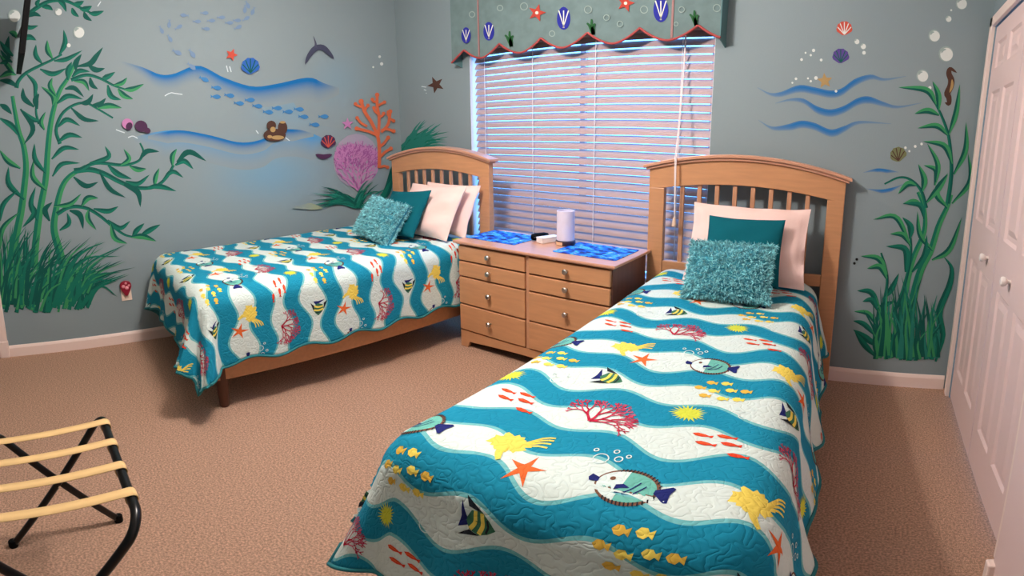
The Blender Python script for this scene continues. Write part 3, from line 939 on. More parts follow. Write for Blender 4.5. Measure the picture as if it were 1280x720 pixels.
def motifs(rng):
    """One repeat of the print: (anchor, [(outline, ink)]) in metres of cloth, u across, v towards the head."""
    out = []
    # branching coral
    sh = []

    def br(x, y, a, ln, w, lv):
        nx, ny = x + ln * math.cos(a), y + ln * math.sin(a)
        sh.append((ribbon([(x, y), ((x + nx) / 2 + rng.uniform(-.003, .003), (y + ny) / 2), (nx, ny)], w, w * 0.75, 5), I['red'] if lv < 3 else rng.choice((I['red'], I['rose']))))
        if lv < 6:
            for s_ in (-1, 1):
                br(nx, ny, a + s_ * rng.uniform(.25, .55), ln * rng.uniform(.68, .88), max(.0045, w * .74), lv + 1)
    for a_ in (35, 80, 130):
        br(-0.045, -0.055, math.radians(a_), 0.042, 0.012, 1)
    br(-0.045, -0.055, math.radians(10), 0.05, 0.008, 2)
    out.append(((0.50, -1.62), sh, 0.68))
    # sea urchin
    pts = []
    for k in range(44):
        r_ = (0.058 if k % 2 else 0.034) * rng.uniform(0.85, 1.1)
        pts.append((r_ * 1.1 * math.cos(2 * math.pi * k / 44), r_ * 0.85 * math.sin(2 * math.pi * k / 44)))
    out.append(((0.68, -1.53), [(pts, I['lime'])], 0.76))
    # butterfly fish, facing right
    s_ = [([(-.055, .05), (-.035, .012), (-.02, -.012), (-.055, -.03), (-.05, .005)], I['navy']),
          ([(-.035, .0), (-.02, .032), (.012, .038), (.035, .02), (.056, -.004), (.035, -.022), (.01, -.034), (-.02, -.026)], I['green']),
          (ribbon([(-.018, -.024), (-.006, .0), (-.008, .034)], .013, .011), I['yellow']), (ribbon([(.010, -.03), (.018, 0), (.012, .034)], .013, .011), I['yellow']),
          (ribbon([(.03, -.02), (.034, 0), (.03, .02)], .006), I['ink']), ([(-.03, .04), (.0, .036), (.012, .038), (-.045, .066)], I['ink']), ([(-.02, -.026), (.012, -.034), (-.05, -.05)], I['ink'])]
    out.append(((0.41, -1.42), s_, 0.80))
    # discus fish, facing left
    body = ell(0, 0, .082, .056, 0, 26)
    s_ = [(ell(0.002, 0, .09, .066, 0, 26), I['stripe']), (body, I['aqua']), ([p for p in ell(0, 0, .083, .057, 0, 40) if p[0] < -.012], I['pale'])]
    for k in range(-4, 9):
        x_ = k * .0105
        yy = .0615 * math.sqrt(max(0, 1 - (x_ / .09) ** 2))
        for sg in (1, -1):
            s_.append((ribbon([(x_, sg * (yy - .006)), (x_ + .004, sg * (yy + .006))], .0042, .0036, 3), I['ink']))
    s_ += [([(.078, .006), (.118, .03), (.128, .026), (.12, .0), (.124, -.03), (.114, -.032), (.078, -.008)], I['navy']), ([(-.082, .008), (-.108, .016), (-.112, .0), (-.104, -.012), (-.08, -.008)], I['navy']),
           ([(-.028, -.004), (-.01, .004), (.012, -.006), (-.008, -.012), (-.026, -.022)], I['navy']), (ell(-.048, .016, .008, .008, 0, 10), I['stripe']), (ribbon([(-.02, -.03), (.01, -.02), (.032, .022)], .004), I['navy']), (ribbon([(0.0, -.03), (.03, -.022), (.052, .012)], .004), I['navy'])]
    out.append(((0.66, -1.89), s_, 0.72))
    # sponge and starfish
    pts = []
    for k in range(36):
        r_ = .052 * rng.uniform(.72, 1.15)
        pts.append((r_ * 1.2 * math.cos(2 * math.pi * k / 36), r_ * .8 * math.sin(2 * math.pi * k / 36)))
    s_ = [(pts, I['yellow'])]
    for a_ in (12, 28, 44, 60):
        s_.append((ribbon([(.03, 0.0), (.06 + .02 * math.cos(math.radians(a_)), .055 * math.sin(math.radians(a_)) + .01), (.095 + .012 * math.cos(math.radians(a_)), .07 * math.sin(math.radians(a_)) + .01)], .008, .006, 5), I['yellow']))
    s_.append((ribbon([(0, -.02), (.01, -.05), (.03, -.075)], .03, .012, 5), I['yellow']))
    out.append(((0.36, -1.85), s_, 0.80))
    out.append(((0.45, -1.925), [([(x_ * 1, y_) for x_, y_ in sun_star(0, 0, .052, .015, .3)], I['orange'])], 0.9))
    # little red fish, yellow fish
    s_ = []
    for dx, dy in ((-.05, .03), (.02, .038), (-.03, -.008), (.04, .005), (.07, -.04)):
        s_.append(([(dx - .028, dy + .003), (dx - .012, dy + .009), (dx + .01, dy + .006), (dx + .024, dy + .001), (dx + .036, dy + .006), (dx + .034, dy - .008), (dx + .022, dy - .004), (dx + .004, dy - .008), (dx - .016, dy - .006)], I['scarlet']))
        s_.append((ribbon([(dx - .018, dy + .002), (dx + .014, dy)], .0035, .0025, 3), I['orange']))
    out.append(((0.78, -1.66), s_, 0.80))
    s_ = []
    for dx, dy in ((-.07, .045), (-.02, .05), (-.10, .005), (-.05, -.005), (.005, .01), (.055, .012), (-.07, -.04), (-.01, -.045), (.04, -.04)):
        s_.append(([(dx - .017, dy), (dx - .008, dy + .011), (dx + .006, dy + .012), (dx + .013, dy + .004), (dx + .024, dy + .011), (dx + .022, dy - .01), (dx + .012, dy - .004), (dx + .004, dy - .012), (dx - .009, dy - .010)], I['gold'] if rng.random() < .3 else I['yellow']))
    out.append(((0.75, -1.37), s_, 0.85))
    s_ = []
    for cx, cy, r_ in ((0, 0, .022), (.045, .012, .012), (-.03, .03, .008), (.025, .04, .009), (.065, .03, .008)):
        s_ += [(p, I['pale']) for p in ring(cx, cy, r_, .0035)]
    out.append(((0.57, -1.815), s_, 0.80))
    out.append(((0.82, -1.50), s_[:18] + s_[36:72], 0.80))
    return out


def tri_fine(outline, mx):
    """Triangulates an outline and splits triangles until no edge is longer than mx."""
    tri = geometry.tessellate_polygon([[Vector((x, y, 0)) for x, y in outline]])
    T = [tuple(outline[i] for i in t) for t in tri]
    done = []
    while T:
        a, b_, c = T.pop()
        L_ = [(math.dist(a, b_), 0), (math.dist(b_, c), 1), (math.dist(c, a), 2)]
        l, k = max(L_)
        if l <= mx:
            if abs((b_[0] - a[0]) * (c[1] - a[1]) - (c[0] - a[0]) * (b_[1] - a[1])) > 1e-10:
                done.append((a, b_, c))
            continue
        p, r_, s_ = ((a, b_, c), (b_, c, a), (c, a, b_))[k]
        mid = ((p[0] + r_[0]) / 2, (p[1] + r_[1]) / 2)
        T += [(p, mid, s_), (mid, r_, s_)]
    return done


class Cloth:
    """A quilt lying on a mattress: cloth coordinates (u, v) -> bed coordinates."""

    def __init__(s, x0, x1, yf, top, R, dl, dr, df, fl_l, fl_r, fl_f, p=1.8, cf=(0.05, 0.05), seed=0, wall=None, fold=0.0):
        s.__dict__.update(locals())
        s.xa, s.xb, s.ya = x0 + R, x1 - R, yf + R

    def ext(s, along, d):
        return d * (1 + 0.035 * np.cos(2 * np.pi * along / 0.30 + s.seed))

    def prof(s, r, flare, along):
        a = np.clip(r / s.R, 0, np.pi / 2)
        rest = np.maximum(0, r - s.R * np.pi / 2)
        out = s.R * np.sin(a) + flare * rest * 1.0
        dn = s.R * (1 - np.cos(a)) + rest * np.sqrt(np.maximum(0.05, 1 - flare ** 2))
        rip = np.minimum(1, rest / 0.25) * np.clip(flare / 0.12, 0.15, 1)
        out = out + rip * (0.012 * np.sin(2 * np.pi * along / 0.41 + 1.3 + s.seed) + 0.008 * np.sin(2 * np.pi * along / 0.23 + s.seed * 2))
        return out, dn

    def __call__(s, u, v):
        u, v = np.asarray(u, float), np.asarray(v, float)
        right = u > (s.xa + s.xb) / 2
        ex = np.where(right, np.maximum(0, u - s.xb), np.maximum(0, s.xa - u))
        ey = np.maximum(0, s.ya - v)
        sg = np.where(right, 1.0, -1.0)
        th = np.arctan2(ey, ex)
        r = (ex ** s.p + ey ** s.p) ** (1 / s.p)
        r = r * (1 - 0.16 * np.sin(2 * th) ** 2 * np.clip(r / 0.45, 0, 1) ** 2)
        flx = np.where(right, s.fl_r, s.fl_l)
        w = np.sin(th) ** 2
        cfl = np.where(right, s.cf[1], s.cf[0])
        s2 = np.sin(2 * th) ** 2
        fl = flx * (1 - w) + s.fl_f * w
        along = np.where(w > .5, u, v) * (1 - s2 * 0.9)
        out, dn = s.prof(r, fl, along)
        rest = np.maximum(0, r - s.R)
        out = out + cfl * s2 * rest * 2 + s.fold * rest * np.sin(6 * th) * s2 ** 0.5
        bx = np.clip(u, s.xa, s.xb)
        by = np.maximum(v, s.ya)
        nz = (ex + ey) > 0
        x = bx + sg * np.where(nz, out * np.cos(th), 0)
        y = by - np.where(nz, out * np.sin(th), 0)
        z = s.top - np.where(nz, dn, 0)
        z = z + np.where(nz, 0, 0.004 * np.sin(u * 9 + s.seed) * np.cos(v * 7))
        z = np.maximum(z, 0.02)
        if s.wall is not None:
            x = np.maximum(x, s.wall)
        return np.stack([x, y, z], -1)

    def normal(s, u, v, h=0.004):
        a = s(u + h, v) - s(u - h, v)
        b_ = s(u, v + h) - s(u, v - h)
        n = np.cross(a, b_)
        return n / (np.linalg.norm(n, axis=-1, keepdims=True) + 1e-12)


def make_quilt(label, b, cl, su, sv, u_off, v_off, seed):
    rng = random.Random(seed)
    nT, nS, nR = 46, 26, 70
    sT = np.linspace(0, 1, nS + 1)
    us = []                                            # cloth columns: left drop, top, right drop
    V_rows = [('top', t) for t in np.linspace(-0.06, cl.ya, nR)] + [('foot', t) for t in sT[1:]]
    cols_ = [('l', t) for t in sT[:0:-1]] + [('t', t) for t in np.linspace(cl.xa, cl.xb, nT)] + [('r', t) for t in sT[1:]]
    U = np.zeros((len(V_rows), len(cols_)))
    V = np.zeros_like(U)
    for i, (rk, rv) in enumerate(V_rows):
        for j, (ck, cv) in enumerate(cols_):
            vb = rv if rk == 'top' else cl.ya
            ub = cv if ck == 't' else (cl.xa if ck == 'l' else cl.xb)
            U[i, j] = cv if ck == 't' else (cl.xa - cv * cl.ext(vb, cl.dl) if ck == 'l' else cl.xb + cv * cl.ext(vb, cl.dr))
            V[i, j] = rv if rk == 'top' else cl.ya - rv * cl.ext(ub, cl.df)
    Pt = cl(U, V)
    N = cl.normal(U, V)
    In = Pt - N * 0.011
    In[..., 2] = np.maximum(In[..., 2], 0.012)
    nr, nc = U.shape
    verts = Pt.reshape(-1, 3).tolist() + In.reshape(-1, 3).tolist()
    T0 = nr * nc
    quv = np.stack([U.ravel() / su + u_off, V.ravel() / sv + v_off, np.zeros(T0)], -1).tolist() * 2
    faces, mi = [], []
    for i in range(nr - 1):
        for j in range(nc - 1):
            a, b_, c, d = i * nc + j, i * nc + j + 1, (i + 1) * nc + j + 1, (i + 1) * nc + j
            faces.append((d, c, b_, a)); mi.append(0)
            faces.append((a + T0, b_ + T0, c + T0, d + T0)); mi.append(1)
    rim = [(0, j) for j in range(nc)] + [(i, nc - 1) for i in range(1, nr)] + [(nr - 1, j) for j in range(nc - 2, -1, -1)] + [(i, 0) for i in range(nr - 2, 0, -1)]
    for k in range(len(rim)):
        a = rim[k][0] * nc + rim[k][1]
        b_ = rim[(k + 1) % len(rim)][0] * nc + rim[(k + 1) % len(rim)][1]
        faces.append((a, b_, b_ + T0, a + T0)); mi.append(1)
    mats = [QM, QUNDER]
    umin, umax, vmin = U.min(), U.max(), V.min()
    for (au, av), shapes, sc in motifs(rng):
        for i in range(-3, 5):
            for j in range(-4, 5):
                cu, cv = (au + 0.54 * i - u_off) * su, (av + 0.68 * j - v_off) * sv
                if not (umin - .02 < cu < umax + .02 and vmin - .02 < cv < -0.1):
                    continue
                if cu < cl.xa - 0.12 and cv < cl.ya - 0.2 and False:
                    continue
                tris, idx = [], []
                for k, (ol, im) in enumerate(shapes):
                    if im not in mats:
                        mats.append(im)
                    for t_ in tri_fine([(cu + x * su * sc, cv + y * sv * sc * 1.25) for x, y in ol], 0.016):
                        gu, gv = sum(p[0] for p in t_) / 3, sum(p[1] for p in t_) / 3
                        vb, ub = max(gv, cl.ya), min(max(gu, cl.xa), cl.xb)
                        if gu > cl.xb + cl.ext(vb, cl.dr) - 0.012 or gu < cl.xa - cl.ext(vb, cl.dl) + 0.012 or gv < cl.ya - cl.ext(ub, cl.df) + 0.012:
                            continue                       # cut off at the hem
                        tris.append(t_); idx.append((mats.index(im), k))
                if not tris:
                    continue
                A = np.array(tris).reshape(-1, 2)
                W = cl(A[:, 0], A[:, 1])
                Nn = cl.normal(A[:, 0], A[:, 1])
                lay = np.repeat([0.0006 + 0.0002 * (k if k < 6 else 6) for _, k in idx], 3)[:, None]
                W = W + Nn * lay
                o = len(verts)
                verts += W.tolist()
                quv += np.stack([A[:, 0], A[:, 1], A[:, 0] * 0], -1).tolist()
                for t_ in range(len(tris)):
                    p0, p1, p2 = tris[t_]
                    cw = (p1[0] - p0[0]) * (p2[1] - p0[1]) - (p2[0] - p0[0]) * (p1[1] - p0[1]) < 0
                    faces.append((o + 3 * t_, o + 3 * t_ + 2, o + 3 * t_ + 1) if cw else (o + 3 * t_, o + 3 * t_ + 1, o + 3 * t_ + 2))
                    mi.append(idx[t_][0])
    me = bpy.data.meshes.new('quilt')
    me.from_pydata(verts, [], faces)
    for m_ in mats:
        me.materials.append(m_)
    me.polygons.foreach_set('material_index', mi)
    me.polygons.foreach_set('use_smooth', [True] * len(faces))
    at = me.attributes.new('quv', 'FLOAT_VECTOR', 'POINT')
    at.data.foreach_set('vector', np.array(quv, float).ravel().tolist())
    me.update()
    o = bpy.data.objects.new('quilt', me)
    col.objects.link(o)
    o.location = (b[0], b[1], 0)
    o.rotation_euler = (0, 0, b[2])
    tag(o, label, 'quilt', 'sea print quilts')
    hem = MB()                                         # the teal binding round the hem
    hp = [tuple(Pt[i, j]) for i, j in rim[nc - 1: nc - 1 + nr + nc + nr - 2]]
    hem.tube(hp, 0.0075, seg=8)
    hem.build('binding', BIND, o, smooth=60)
    return o


QL = Cloth(-0.12, 1.075, -1.93, LT + 0.025, 0.10, 0.40, 0.455, 0.42, 0.12, 0.03, 0.14, p=1.6, cf=(0.05, 0.20), seed=0.4, wall=-0.236, fold=0.22)
QR = Cloth(0.065, 0.965, -2.03, RT_ + 0.02, 0.12, 0.40, 0.47, 0.51, 0.08, 0.20, 0.20, p=1.8, cf=(0.12, 0.02), seed=1.7, fold=0.06)
make_quilt('wavy teal and white sea print quilt on the far left bed, hanging to the wall', LB, QL, 0.95, 0.86, 0.20, 0.08, 5)
make_quilt('wavy teal and white sea print quilt on the near right bed, large in front', RB, QR, 1.0, 1.0, 0.0, 0.0, 5)


# ------------------------------------------------------------------ pillows
def make_pillow(name, label, b, C4, t, m, flange=0.0, fur=False, seed=0, group=None, puff=2.2):
    """C4: the four corners (top left, top right, bottom right, bottom left) in bed coordinates, as one stands at the foot."""
    TL, TR, BR, BL = [Vector(c) for c in C4]
    c = (TL + TR + BR + BL) / 4
    X = ((TR + BR) - (TL + BL)) / 2
    Z = ((TL + TR) - (BL + BR)) / 2
    w, h = X.length, Z.length
    X.normalize()
    Y = Z.cross(X).normalized()
    Z = X.cross(Y).normalized()
    Mx = bed_mat(b) @ Matrix(((X.x, Y.x, Z.x, c.x), (X.y, Y.y, Z.y, c.y), (X.z, Y.z, Z.z, c.z), (0, 0, 0, 1)))
    n = 28
    rg = np.random.default_rng(seed)
    ph = rg.uniform(0, 6, 6)

    def f(a, bb, side):
        fa = np.clip(np.abs(a) * (1 + flange), 0, 1)
        fb = np.clip(np.abs(bb) * (1 + flange), 0, 1)
        th = ((1 - fa ** puff) * (1 - fb ** puff)) ** 0.55
        x = a * w / 2 * (1 - 0.05 * (1 - bb * bb) * a * a)
        z = bb * h / 2 * (1 - 0.06 * (1 - a * a) * bb * bb)
        wr = (0.004 + 0.06 * flange) * (np.sin(5 * a + 3 * bb + ph[0]) + np.sin(7 * bb - 4 * a + ph[1]) + 0.6 * np.sin(11 * a * bb + ph[2])) * (0.3 + th)
        edge = 0.011 * flange * 8 * np.sin(9 * a + ph[3]) * np.sin(8 * bb + ph[4]) * (np.maximum(np.abs(a), np.abs(bb)) ** 6)
        sag = -0.02 * th * (1 - bb) * (side < 0)
        return np.stack([x, side * (t / 2 * th + 0.003) + wr * side * 0.8 + edge + sag * 0.3, z - 0.008 * th], -1)
    g = np.linspace(-1, 1, n)
    g = np.sign(g) * np.abs(g) ** 0.8
    A, B_ = np.meshgrid(g, g)
    q = MB()
    for sd in (-1, 1):
        P = f(A, B_, sd)
        fs = []
        for i in range(n - 1):
            for j in range(n - 1):
                k = (i * n + j, i * n + j + 1, (i + 1) * n + j + 1, (i + 1) * n + j)
                fs.append(k if sd < 0 else k[::-1])
        q.add(P.reshape(-1, 3), fs)
    ed = [j for j in range(n)] + [i * n + n - 1 for i in range(1, n)] + [(n - 1) * n + j for j in range(n - 2, -1, -1)] + [i * n for i in range(n - 2, 0, -1)]
    N2 = n * n
    for k in range(len(ed)):
        a, b2 = ed[k], ed[(k + 1) % len(ed)]
        q.f.append((b2, a, a + N2, b2 + N2)); q.mi.append(0)
    o = q.build(name, M['fur_base'] if fur else m, smooth=70)
    o.matrix_world = Mx
    tag(o, label, 'pillow', group)
    if fur:
        fq = MB()
        rr = random.Random(seed)
        vs, fs = [], []
        for k in range(7500):
            sd = -1 if rr.random() < 0.72 else 1
            a, bb = rr.uniform(-1, 1), rr.uniform(-1, 1)
            if rr.random() < 0.25:
                if rr.random() < 0.5: a = rr.choice((-1, 1)) * rr.uniform(.93, 1)
                else: bb = rr.choice((-1, 1)) * rr.uniform(.93, 1)
            p = Vector(f(np.array(a), np.array(bb), sd))
            nn = Vector((a * 0.5, sd * 0.7, bb * 0.5)).normalized()
            lean = Vector((rr.gauss(0, .6), 0, rr.gauss(-.35, .6)))
            L_ = rr.uniform(.014, .03)
            d1 = (nn + lean * 0.5).normalized() * L_ * 0.5
            d2 = (nn * 0.5 + lean).normalized() * L_ * 0.6
            wv = d1.cross(Vector((rr.gauss(0, 1), rr.gauss(0, 1), rr.gauss(0, 1)))).normalized() * rr.uniform(.0013, .0024)
            i0 = len(vs)
            vs += [p - wv, p + wv, p + d1 - wv, p + d1 + wv, p + d1 + d2]
            fs += [(i0, i0 + 1, i0 + 3, i0 + 2), (i0 + 2, i0 + 3, i0 + 4)]
        fq.add(vs, fs)
        fo = fq.build('shaggy_pile', m, o)
        fo['kind'] = 'stuff'
    return o


make_pillow('pillow', 'pale pillow in the left bed, rearmost against the headboard slats', LB, [(.50, -.045, 1.04), (1.03, -.045, 1.04), (1.03, -.20, .705), (.50, -.20, .705)], .10, M['pillow'], .05, seed=1, group='pale pillows on the left bed')
make_pillow('pillow', 'pale pillow in the left bed, leaning in front of another just like it', LB, [(.46, -.15, 1.035), (1.02, -.15, 1.045), (1.0, -.34, .70), (.45, -.34, .70)], .11, M['pillow'], .05, seed=2, group='pale pillows on the left bed')
make_pillow('pillow', 'smooth dark teal square cushion on the left bed behind the shaggy one', LB, [(.40, -.30, .985), (.80, -.28, 1.02), (.85, -.47, .72), (.45, -.49, .70)], .11, M['teal_pillow'], .0, seed=3, group='dark teal cushions')
make_pillow('pillow', 'shaggy pale teal cushion on the left bed, tilted on its corner', LB, [(.43, -.47, .985), (.79, -.45, .91), (.78, -.62, .70), (.42, -.64, .72)], .12, M['fur'], .0, True, seed=4, group='shaggy cushions')
make_pillow('pillow', 'large pale pillow with flanged edge upright on the right bed', RB, [(.30, -.07, 1.03), (.90, -.07, 1.04), (.89, -.26, .65), (.27, -.26, .645)], .12, M['pillow'], .06, seed=5, group='pale pillow on the right bed')
make_pillow('pillow', 'smooth dark teal square cushion on the right bed against the pale pillow', RB, [(.41, -.20, .985), (.79, -.20, .995), (.77, -.38, .68), (.39, -.38, .675)], .10, M['teal_pillow'], .0, seed=6, group='dark teal cushions')
make_pillow('pillow', 'shaggy teal oblong cushion lying in front on the right bed', RB, [(.375, -.38, .875), (.775, -.38, .895), (.745, -.55, .655), (.36, -.55, .65)], .12, M['fur'], .0, True, seed=7, group='shaggy cushions')

# ------------------------------------------------------------------ dresser
DO, DA = (-2.285, 2.165), 0.035
dr = thing('dresser', 'low maple double dresser of eight drawers below the window', 'dresser', (DO[0], DO[1], 0), DA)
DW, DD, DH = 1.045, 0.40, 0.70
q = MB()
q.box((0, 0.02, 0.12), (0.018, DD, DH)); q.box((0.018, 0.02, 0.12), (DW - 0.018, DD, DH))
q.build('carcass', M['groove'], dr)
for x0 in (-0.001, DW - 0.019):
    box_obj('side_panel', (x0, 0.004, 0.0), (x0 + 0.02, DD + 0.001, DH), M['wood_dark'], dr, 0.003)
q = MB()                                             # plinth with a shallow arch and two feet
n = 16
ol = [(0.0, 0.0), (0.055, 0.0), (0.075, 0.045)] + [(0.10 + (DW - 0.20) * i / n, 0.045 + 0.022 * math.sin(math.pi * i / n)) for i in range(n + 1)] + [(DW - 0.075, 0.045), (DW - 0.055, 0), (DW, 0), (DW, 0.122), (0, 0.122)]
q.prism(ol, -0.004, 0.02)
q.build('plinth', M['wood'], dr, bevel=0.003)
q = MB()
q.prism([(-0.028, 0.708), (DW + 0.028, 0.708), (DW + 0.028, 0.724), (-0.028, 0.724)], -0.03, DD + 0.012)
q.prism([(-0.014, DH), (DW + 0.014, DH), (DW + 0.014, 0.709), (-0.014, 0.709)], -0.016, DD + 0.006)
q.build('dresser_top', M['wood_top'], dr, bevel=0.005)
box_obj('stile', (DW / 2 - 0.011, -0.002, 0.122), (DW / 2 + 0.011, 0.02, DH), M['wood_slat'], dr, 0.002)
for cx0, cx1 in ((0.006, DW / 2 - 0.013), (DW / 2 + 0.013, DW - 0.006)):
    for z0, z1 in ((0.130, 0.302), (0.312, 0.487), (0.497, 0.590), (0.600, 0.692)):
        d_ = box_obj('drawer', (cx0, -0.013, z0), (cx1, 0.018, z1), M['wood'], dr, 0.004)
        kq = MB()
        kq.lathe([(0.006, 0), (0.006, 0.018), (0.015, 0.021), (0.0165, 0.028), (0.012, 0.034), (0.002, 0.0345)], seg=18)
        kq.build('drawer_knob', M['steel'], d_, smooth=40, M=Matrix.Translation(((cx0 + cx1) / 2, -0.013, (z0 + z1) / 2 + 0.006)) @ Matrix.Rotation(math.pi / 2, 4, 'X'))
DT = 0.7245


def on_dresser(x, y):
    return (Matrix.Translation((DO[0], DO[1], 0)) @ Matrix.Rotation(DA, 4, 'Z')) @ Vector((x, y, DT))


def mat_print():
    mt = bpy.data.materials.new('blue_reef_print')
    mt.use_nodes = True
    nt = mt.node_tree
    b = nt.nodes['Principled BSDF']
    b.inputs['Roughness'].default_value = 0.55
    b.inputs['Specular IOR Level'].default_value = 0.2
    tc = nt.nodes.new('ShaderNodeTexCoord')
    mp = nt.nodes.new('ShaderNodeMapping')
    mp.inputs['Scale'].default_value = (17, 24, 1)
    nt.links.new(tc.outputs['Object'], mp.inputs['Vector'])
    n = nt.nodes.new('ShaderNodeTexNoise')
    n.inputs['Scale'].default_value = 1.0
    n.inputs['Detail'].default_value = 2.0
    n.inputs['Distortion'].default_value = 0.6
    nt.links.new(mp.outputs['Vector'], n.inputs['Vector'])
    r = nt.nodes.new('ShaderNodeValToRGB')
    r.color_ramp.interpolation = 'EASE'
    e = r.color_ramp.elements
    e[0].position, e[0].color = 0.40, (*lin((10, 24, 110)), 1)
    e[1].position, e[1].color = 0.47, (*lin((10, 92, 220)), 1)
    for p, c in ((0.54, (20, 130, 232)), (0.60, (90, 196, 226)), (0.65, (24, 110, 220)), (0.72, (206, 226, 214))):
        k = e.new(p)
        k.color = (*lin(c), 1)
    nt.links.new(n.outputs['Fac'], r.inputs['Fac'])
    nt.links.new(r.outputs['Color'], b.inputs['Base Color'])
    return mt


MATP = mat_print()
for cx, cy, a_, lab in ((0.17, 0.225, 0.0, 'shiny blue sea print placemat at the left end of the dresser'), (0.83, 0.215, 0.0, 'shiny blue sea print placemat at the right end of the dresser')):
    q = MB()
    hw, hh, rc = 0.195, 0.145, 0.012
    ol = []
    for sx_, sy_, a0 in ((1, -1, -90), (1, 1, 0), (-1, 1, 90), (-1, -1, 180)):
        for k in range(4):
            t_ = math.radians(a0 + 30 * k)
            ol.append((sx_ * (hw - rc) + rc * math.cos(t_), sy_ * (hh - rc) + rc * math.sin(t_)))
    n = len(ol)
    q.add([(x, y, 0) for x, y in ol] + [(x, y, 0.003) for x, y in ol], [tuple(range(n - 1, -1, -1)), tuple(range(n, 2 * n))] + [(i, (i + 1) % n, (i + 1) % n + n, i + n) for i in range(n)])
    o = q.build('placemat', MATP)
    o.location = on_dresser(cx, cy)
    o.rotation_euler = (0, 0, DA + a_)
    tag(o, lab, 'placemat', 'sea print placemats')

# small frosted lamp
p = on_dresser(0.595, 0.27)
t = thing('table_lamp', 'small frosted cylinder lamp on the dresser before the blind', 'lamp', p)
q = MB(); q.lathe([(0.056, 0), (0.058, 0.004), (0.058, 0.024), (0.054, 0.028)], seg=32)
q.build('lamp_base', mat('lamp_base_dark', (58, 44, 58), 0.3), t, smooth=40)
q = MB()
vs = [(0.0595 * math.cos(math.radians(a)), 0.0595 * math.sin(math.radians(a)), z) for a in range(238, 292, 6) for z in (0.003, 0.023)]
q.add(vs + [(x * 0.95, y * 0.95, z) for x, y, z in vs], [(2 * i, 2 * i + 2, 2 * i + 3, 2 * i + 1) for i in range(8)])
q.build('base_plaque', mat('cream_wood', (226, 186, 150), 0.5), t)
q = MB()
q.lathe([(0.050, 0.028), (0.052, 0.03), (0.052, 0.205), (0.050, 0.207), (0.047, 0.205), (0.047, 0.03)], seg=36)
LS = mat('frosted_shade', (232, 224, 240), 0.6)
LS.node_tree.nodes['Principled BSDF'].inputs['Transmission Weight'].default_value = 0.08
q.build('lamp_shade', LS, t, smooth=40)
q = MB(); q.lathe([(0.006, 0.028), (0.006, 0.06), (0.016, 0.075), (0.018, 0.09), (0.008, 0.104)], seg=14)
q.build('bulb', mat('bulb_grey', (120, 112, 118), 0.3), t, smooth=50)
# white box and black case beside it
t = thing('gadget_box', 'small white flat box left of the frosted lamp', 'box', on_dresser(0.475, 0.265), DA - 0.35)
box_obj('box_body', (-0.03, -0.065, 0), (0.03, 0.065, 0.03), M['white_box'], t, 0.004)
box_obj('box_lid', (-0.031, -0.066, 0.030), (0.031, 0.066, 0.036), mat('white_lid', (246, 240, 234), 0.3), t, 0.002)
t = thing('gadget_case', 'black rounded case behind the small white box', 'case', on_dresser(0.40, 0.285), DA - 0.45)
q = MB()
for i in range(9):
    a0 = i / 8
q.lathe([(0.004, -0.06), (0.017, -0.054), (0.023, -0.03), (0.023, 0.03), (0.018, 0.052), (0.004, 0.06)], seg=18)
q.build('case_body', M['black_plastic'], t, smooth=60, M=Matrix.Translation((0, 0, 0.0235)) @ Matrix.Rotation(math.pi / 2, 4, 'X'))
q = MB(); q.box((-0.0235, -0.05, 0.0225), (0.0235, 0.05, 0.0245)); q.build('case_seam', mat('seam_grey', (90, 90, 98), 0.4), t)

# ------------------------------------------------------------------ window blind and valance
bl = thing('window_blind', 'wide white horizontal slat blind closed over the window', 'blind', (0, 0, 0))
BX0, BX1, BY, PITCH_ = WX0 + 0.022, WX1 - 0.008, YB + 0.045, 0.0505
q = MB(); q.box((BX0, YB + 0.012, 2.035), (BX1, YB + 0.072, 2.092)); q.build('headrail', M['slat'], bl, bevel=0.003)
q = MB()
ang = math.radians(62)
z = 2.012
nsl = 0
while z > WZ0 + 0.06:
    vs, fs = [], []
    for x in (BX0, BX1):
        for side in (0, 1):
            for k in range(7):
                s_ = (k / 6 - 0.5) * 0.051
                crown = 0.0028 * (1 - (2 * k / 6 - 1) ** 2) + (0.0028 if side else 0.0)
                # local: s along the slat width (room edge low), crown along its upper normal
                vs.append((x, BY - s_ * math.cos(ang) - crown * math.sin(ang), z - s_ * math.sin(ang) + crown * math.cos(ang)))
    for side in (0, 1):
        for k in range(6):
            a, b2 = side * 7 + k, side * 7 + k + 1
            fs.append((a, b2, b2 + 14, a + 14) if side == 0 else (a, a + 14, b2 + 14, b2))
    for k in (0, 6):
        fs.append((k, k + 7, k + 21, k + 14) if k else (k, k + 14, k + 21, k + 7))
    q.add(vs, fs)
    z -= PITCH_
    nsl += 1
q.build('slats', M['slat'], bl, smooth=40)
q = MB(); q.box((BX0, BY - 0.02, WZ0 + 0.018), (BX1, BY + 0.02, WZ0 + 0.04)); q.build('bottom_rail', M['slat'], bl, bevel=0.004)
for x in (-2.655, -2.22, -1.735, -1.17):
    q = MB()
    q.tube([(x, BY - 0.0235, 2.04), (x, BY - 0.0235, WZ0 + 0.03)], 0.0026, seg=6)
    q.tube([(x, BY + 0.0235, 2.04), (x, BY + 0.0235, WZ0 + 0.03)], 0.0016, seg=6)
    q.build('ladder_cord', M['cord'], bl)
q = MB()
xc = -1.135
q.tube([(-1.148, YB + 0.008, 2.03), (-1.145, YB - 0.004, 1.8), (-1.12, 2.69, 1.40), (-1.092, 2.599, 1.262), (-1.088, 2.592, 1.20), (-1.085, 2.596, 0.93)], 0.0028, seg=8)
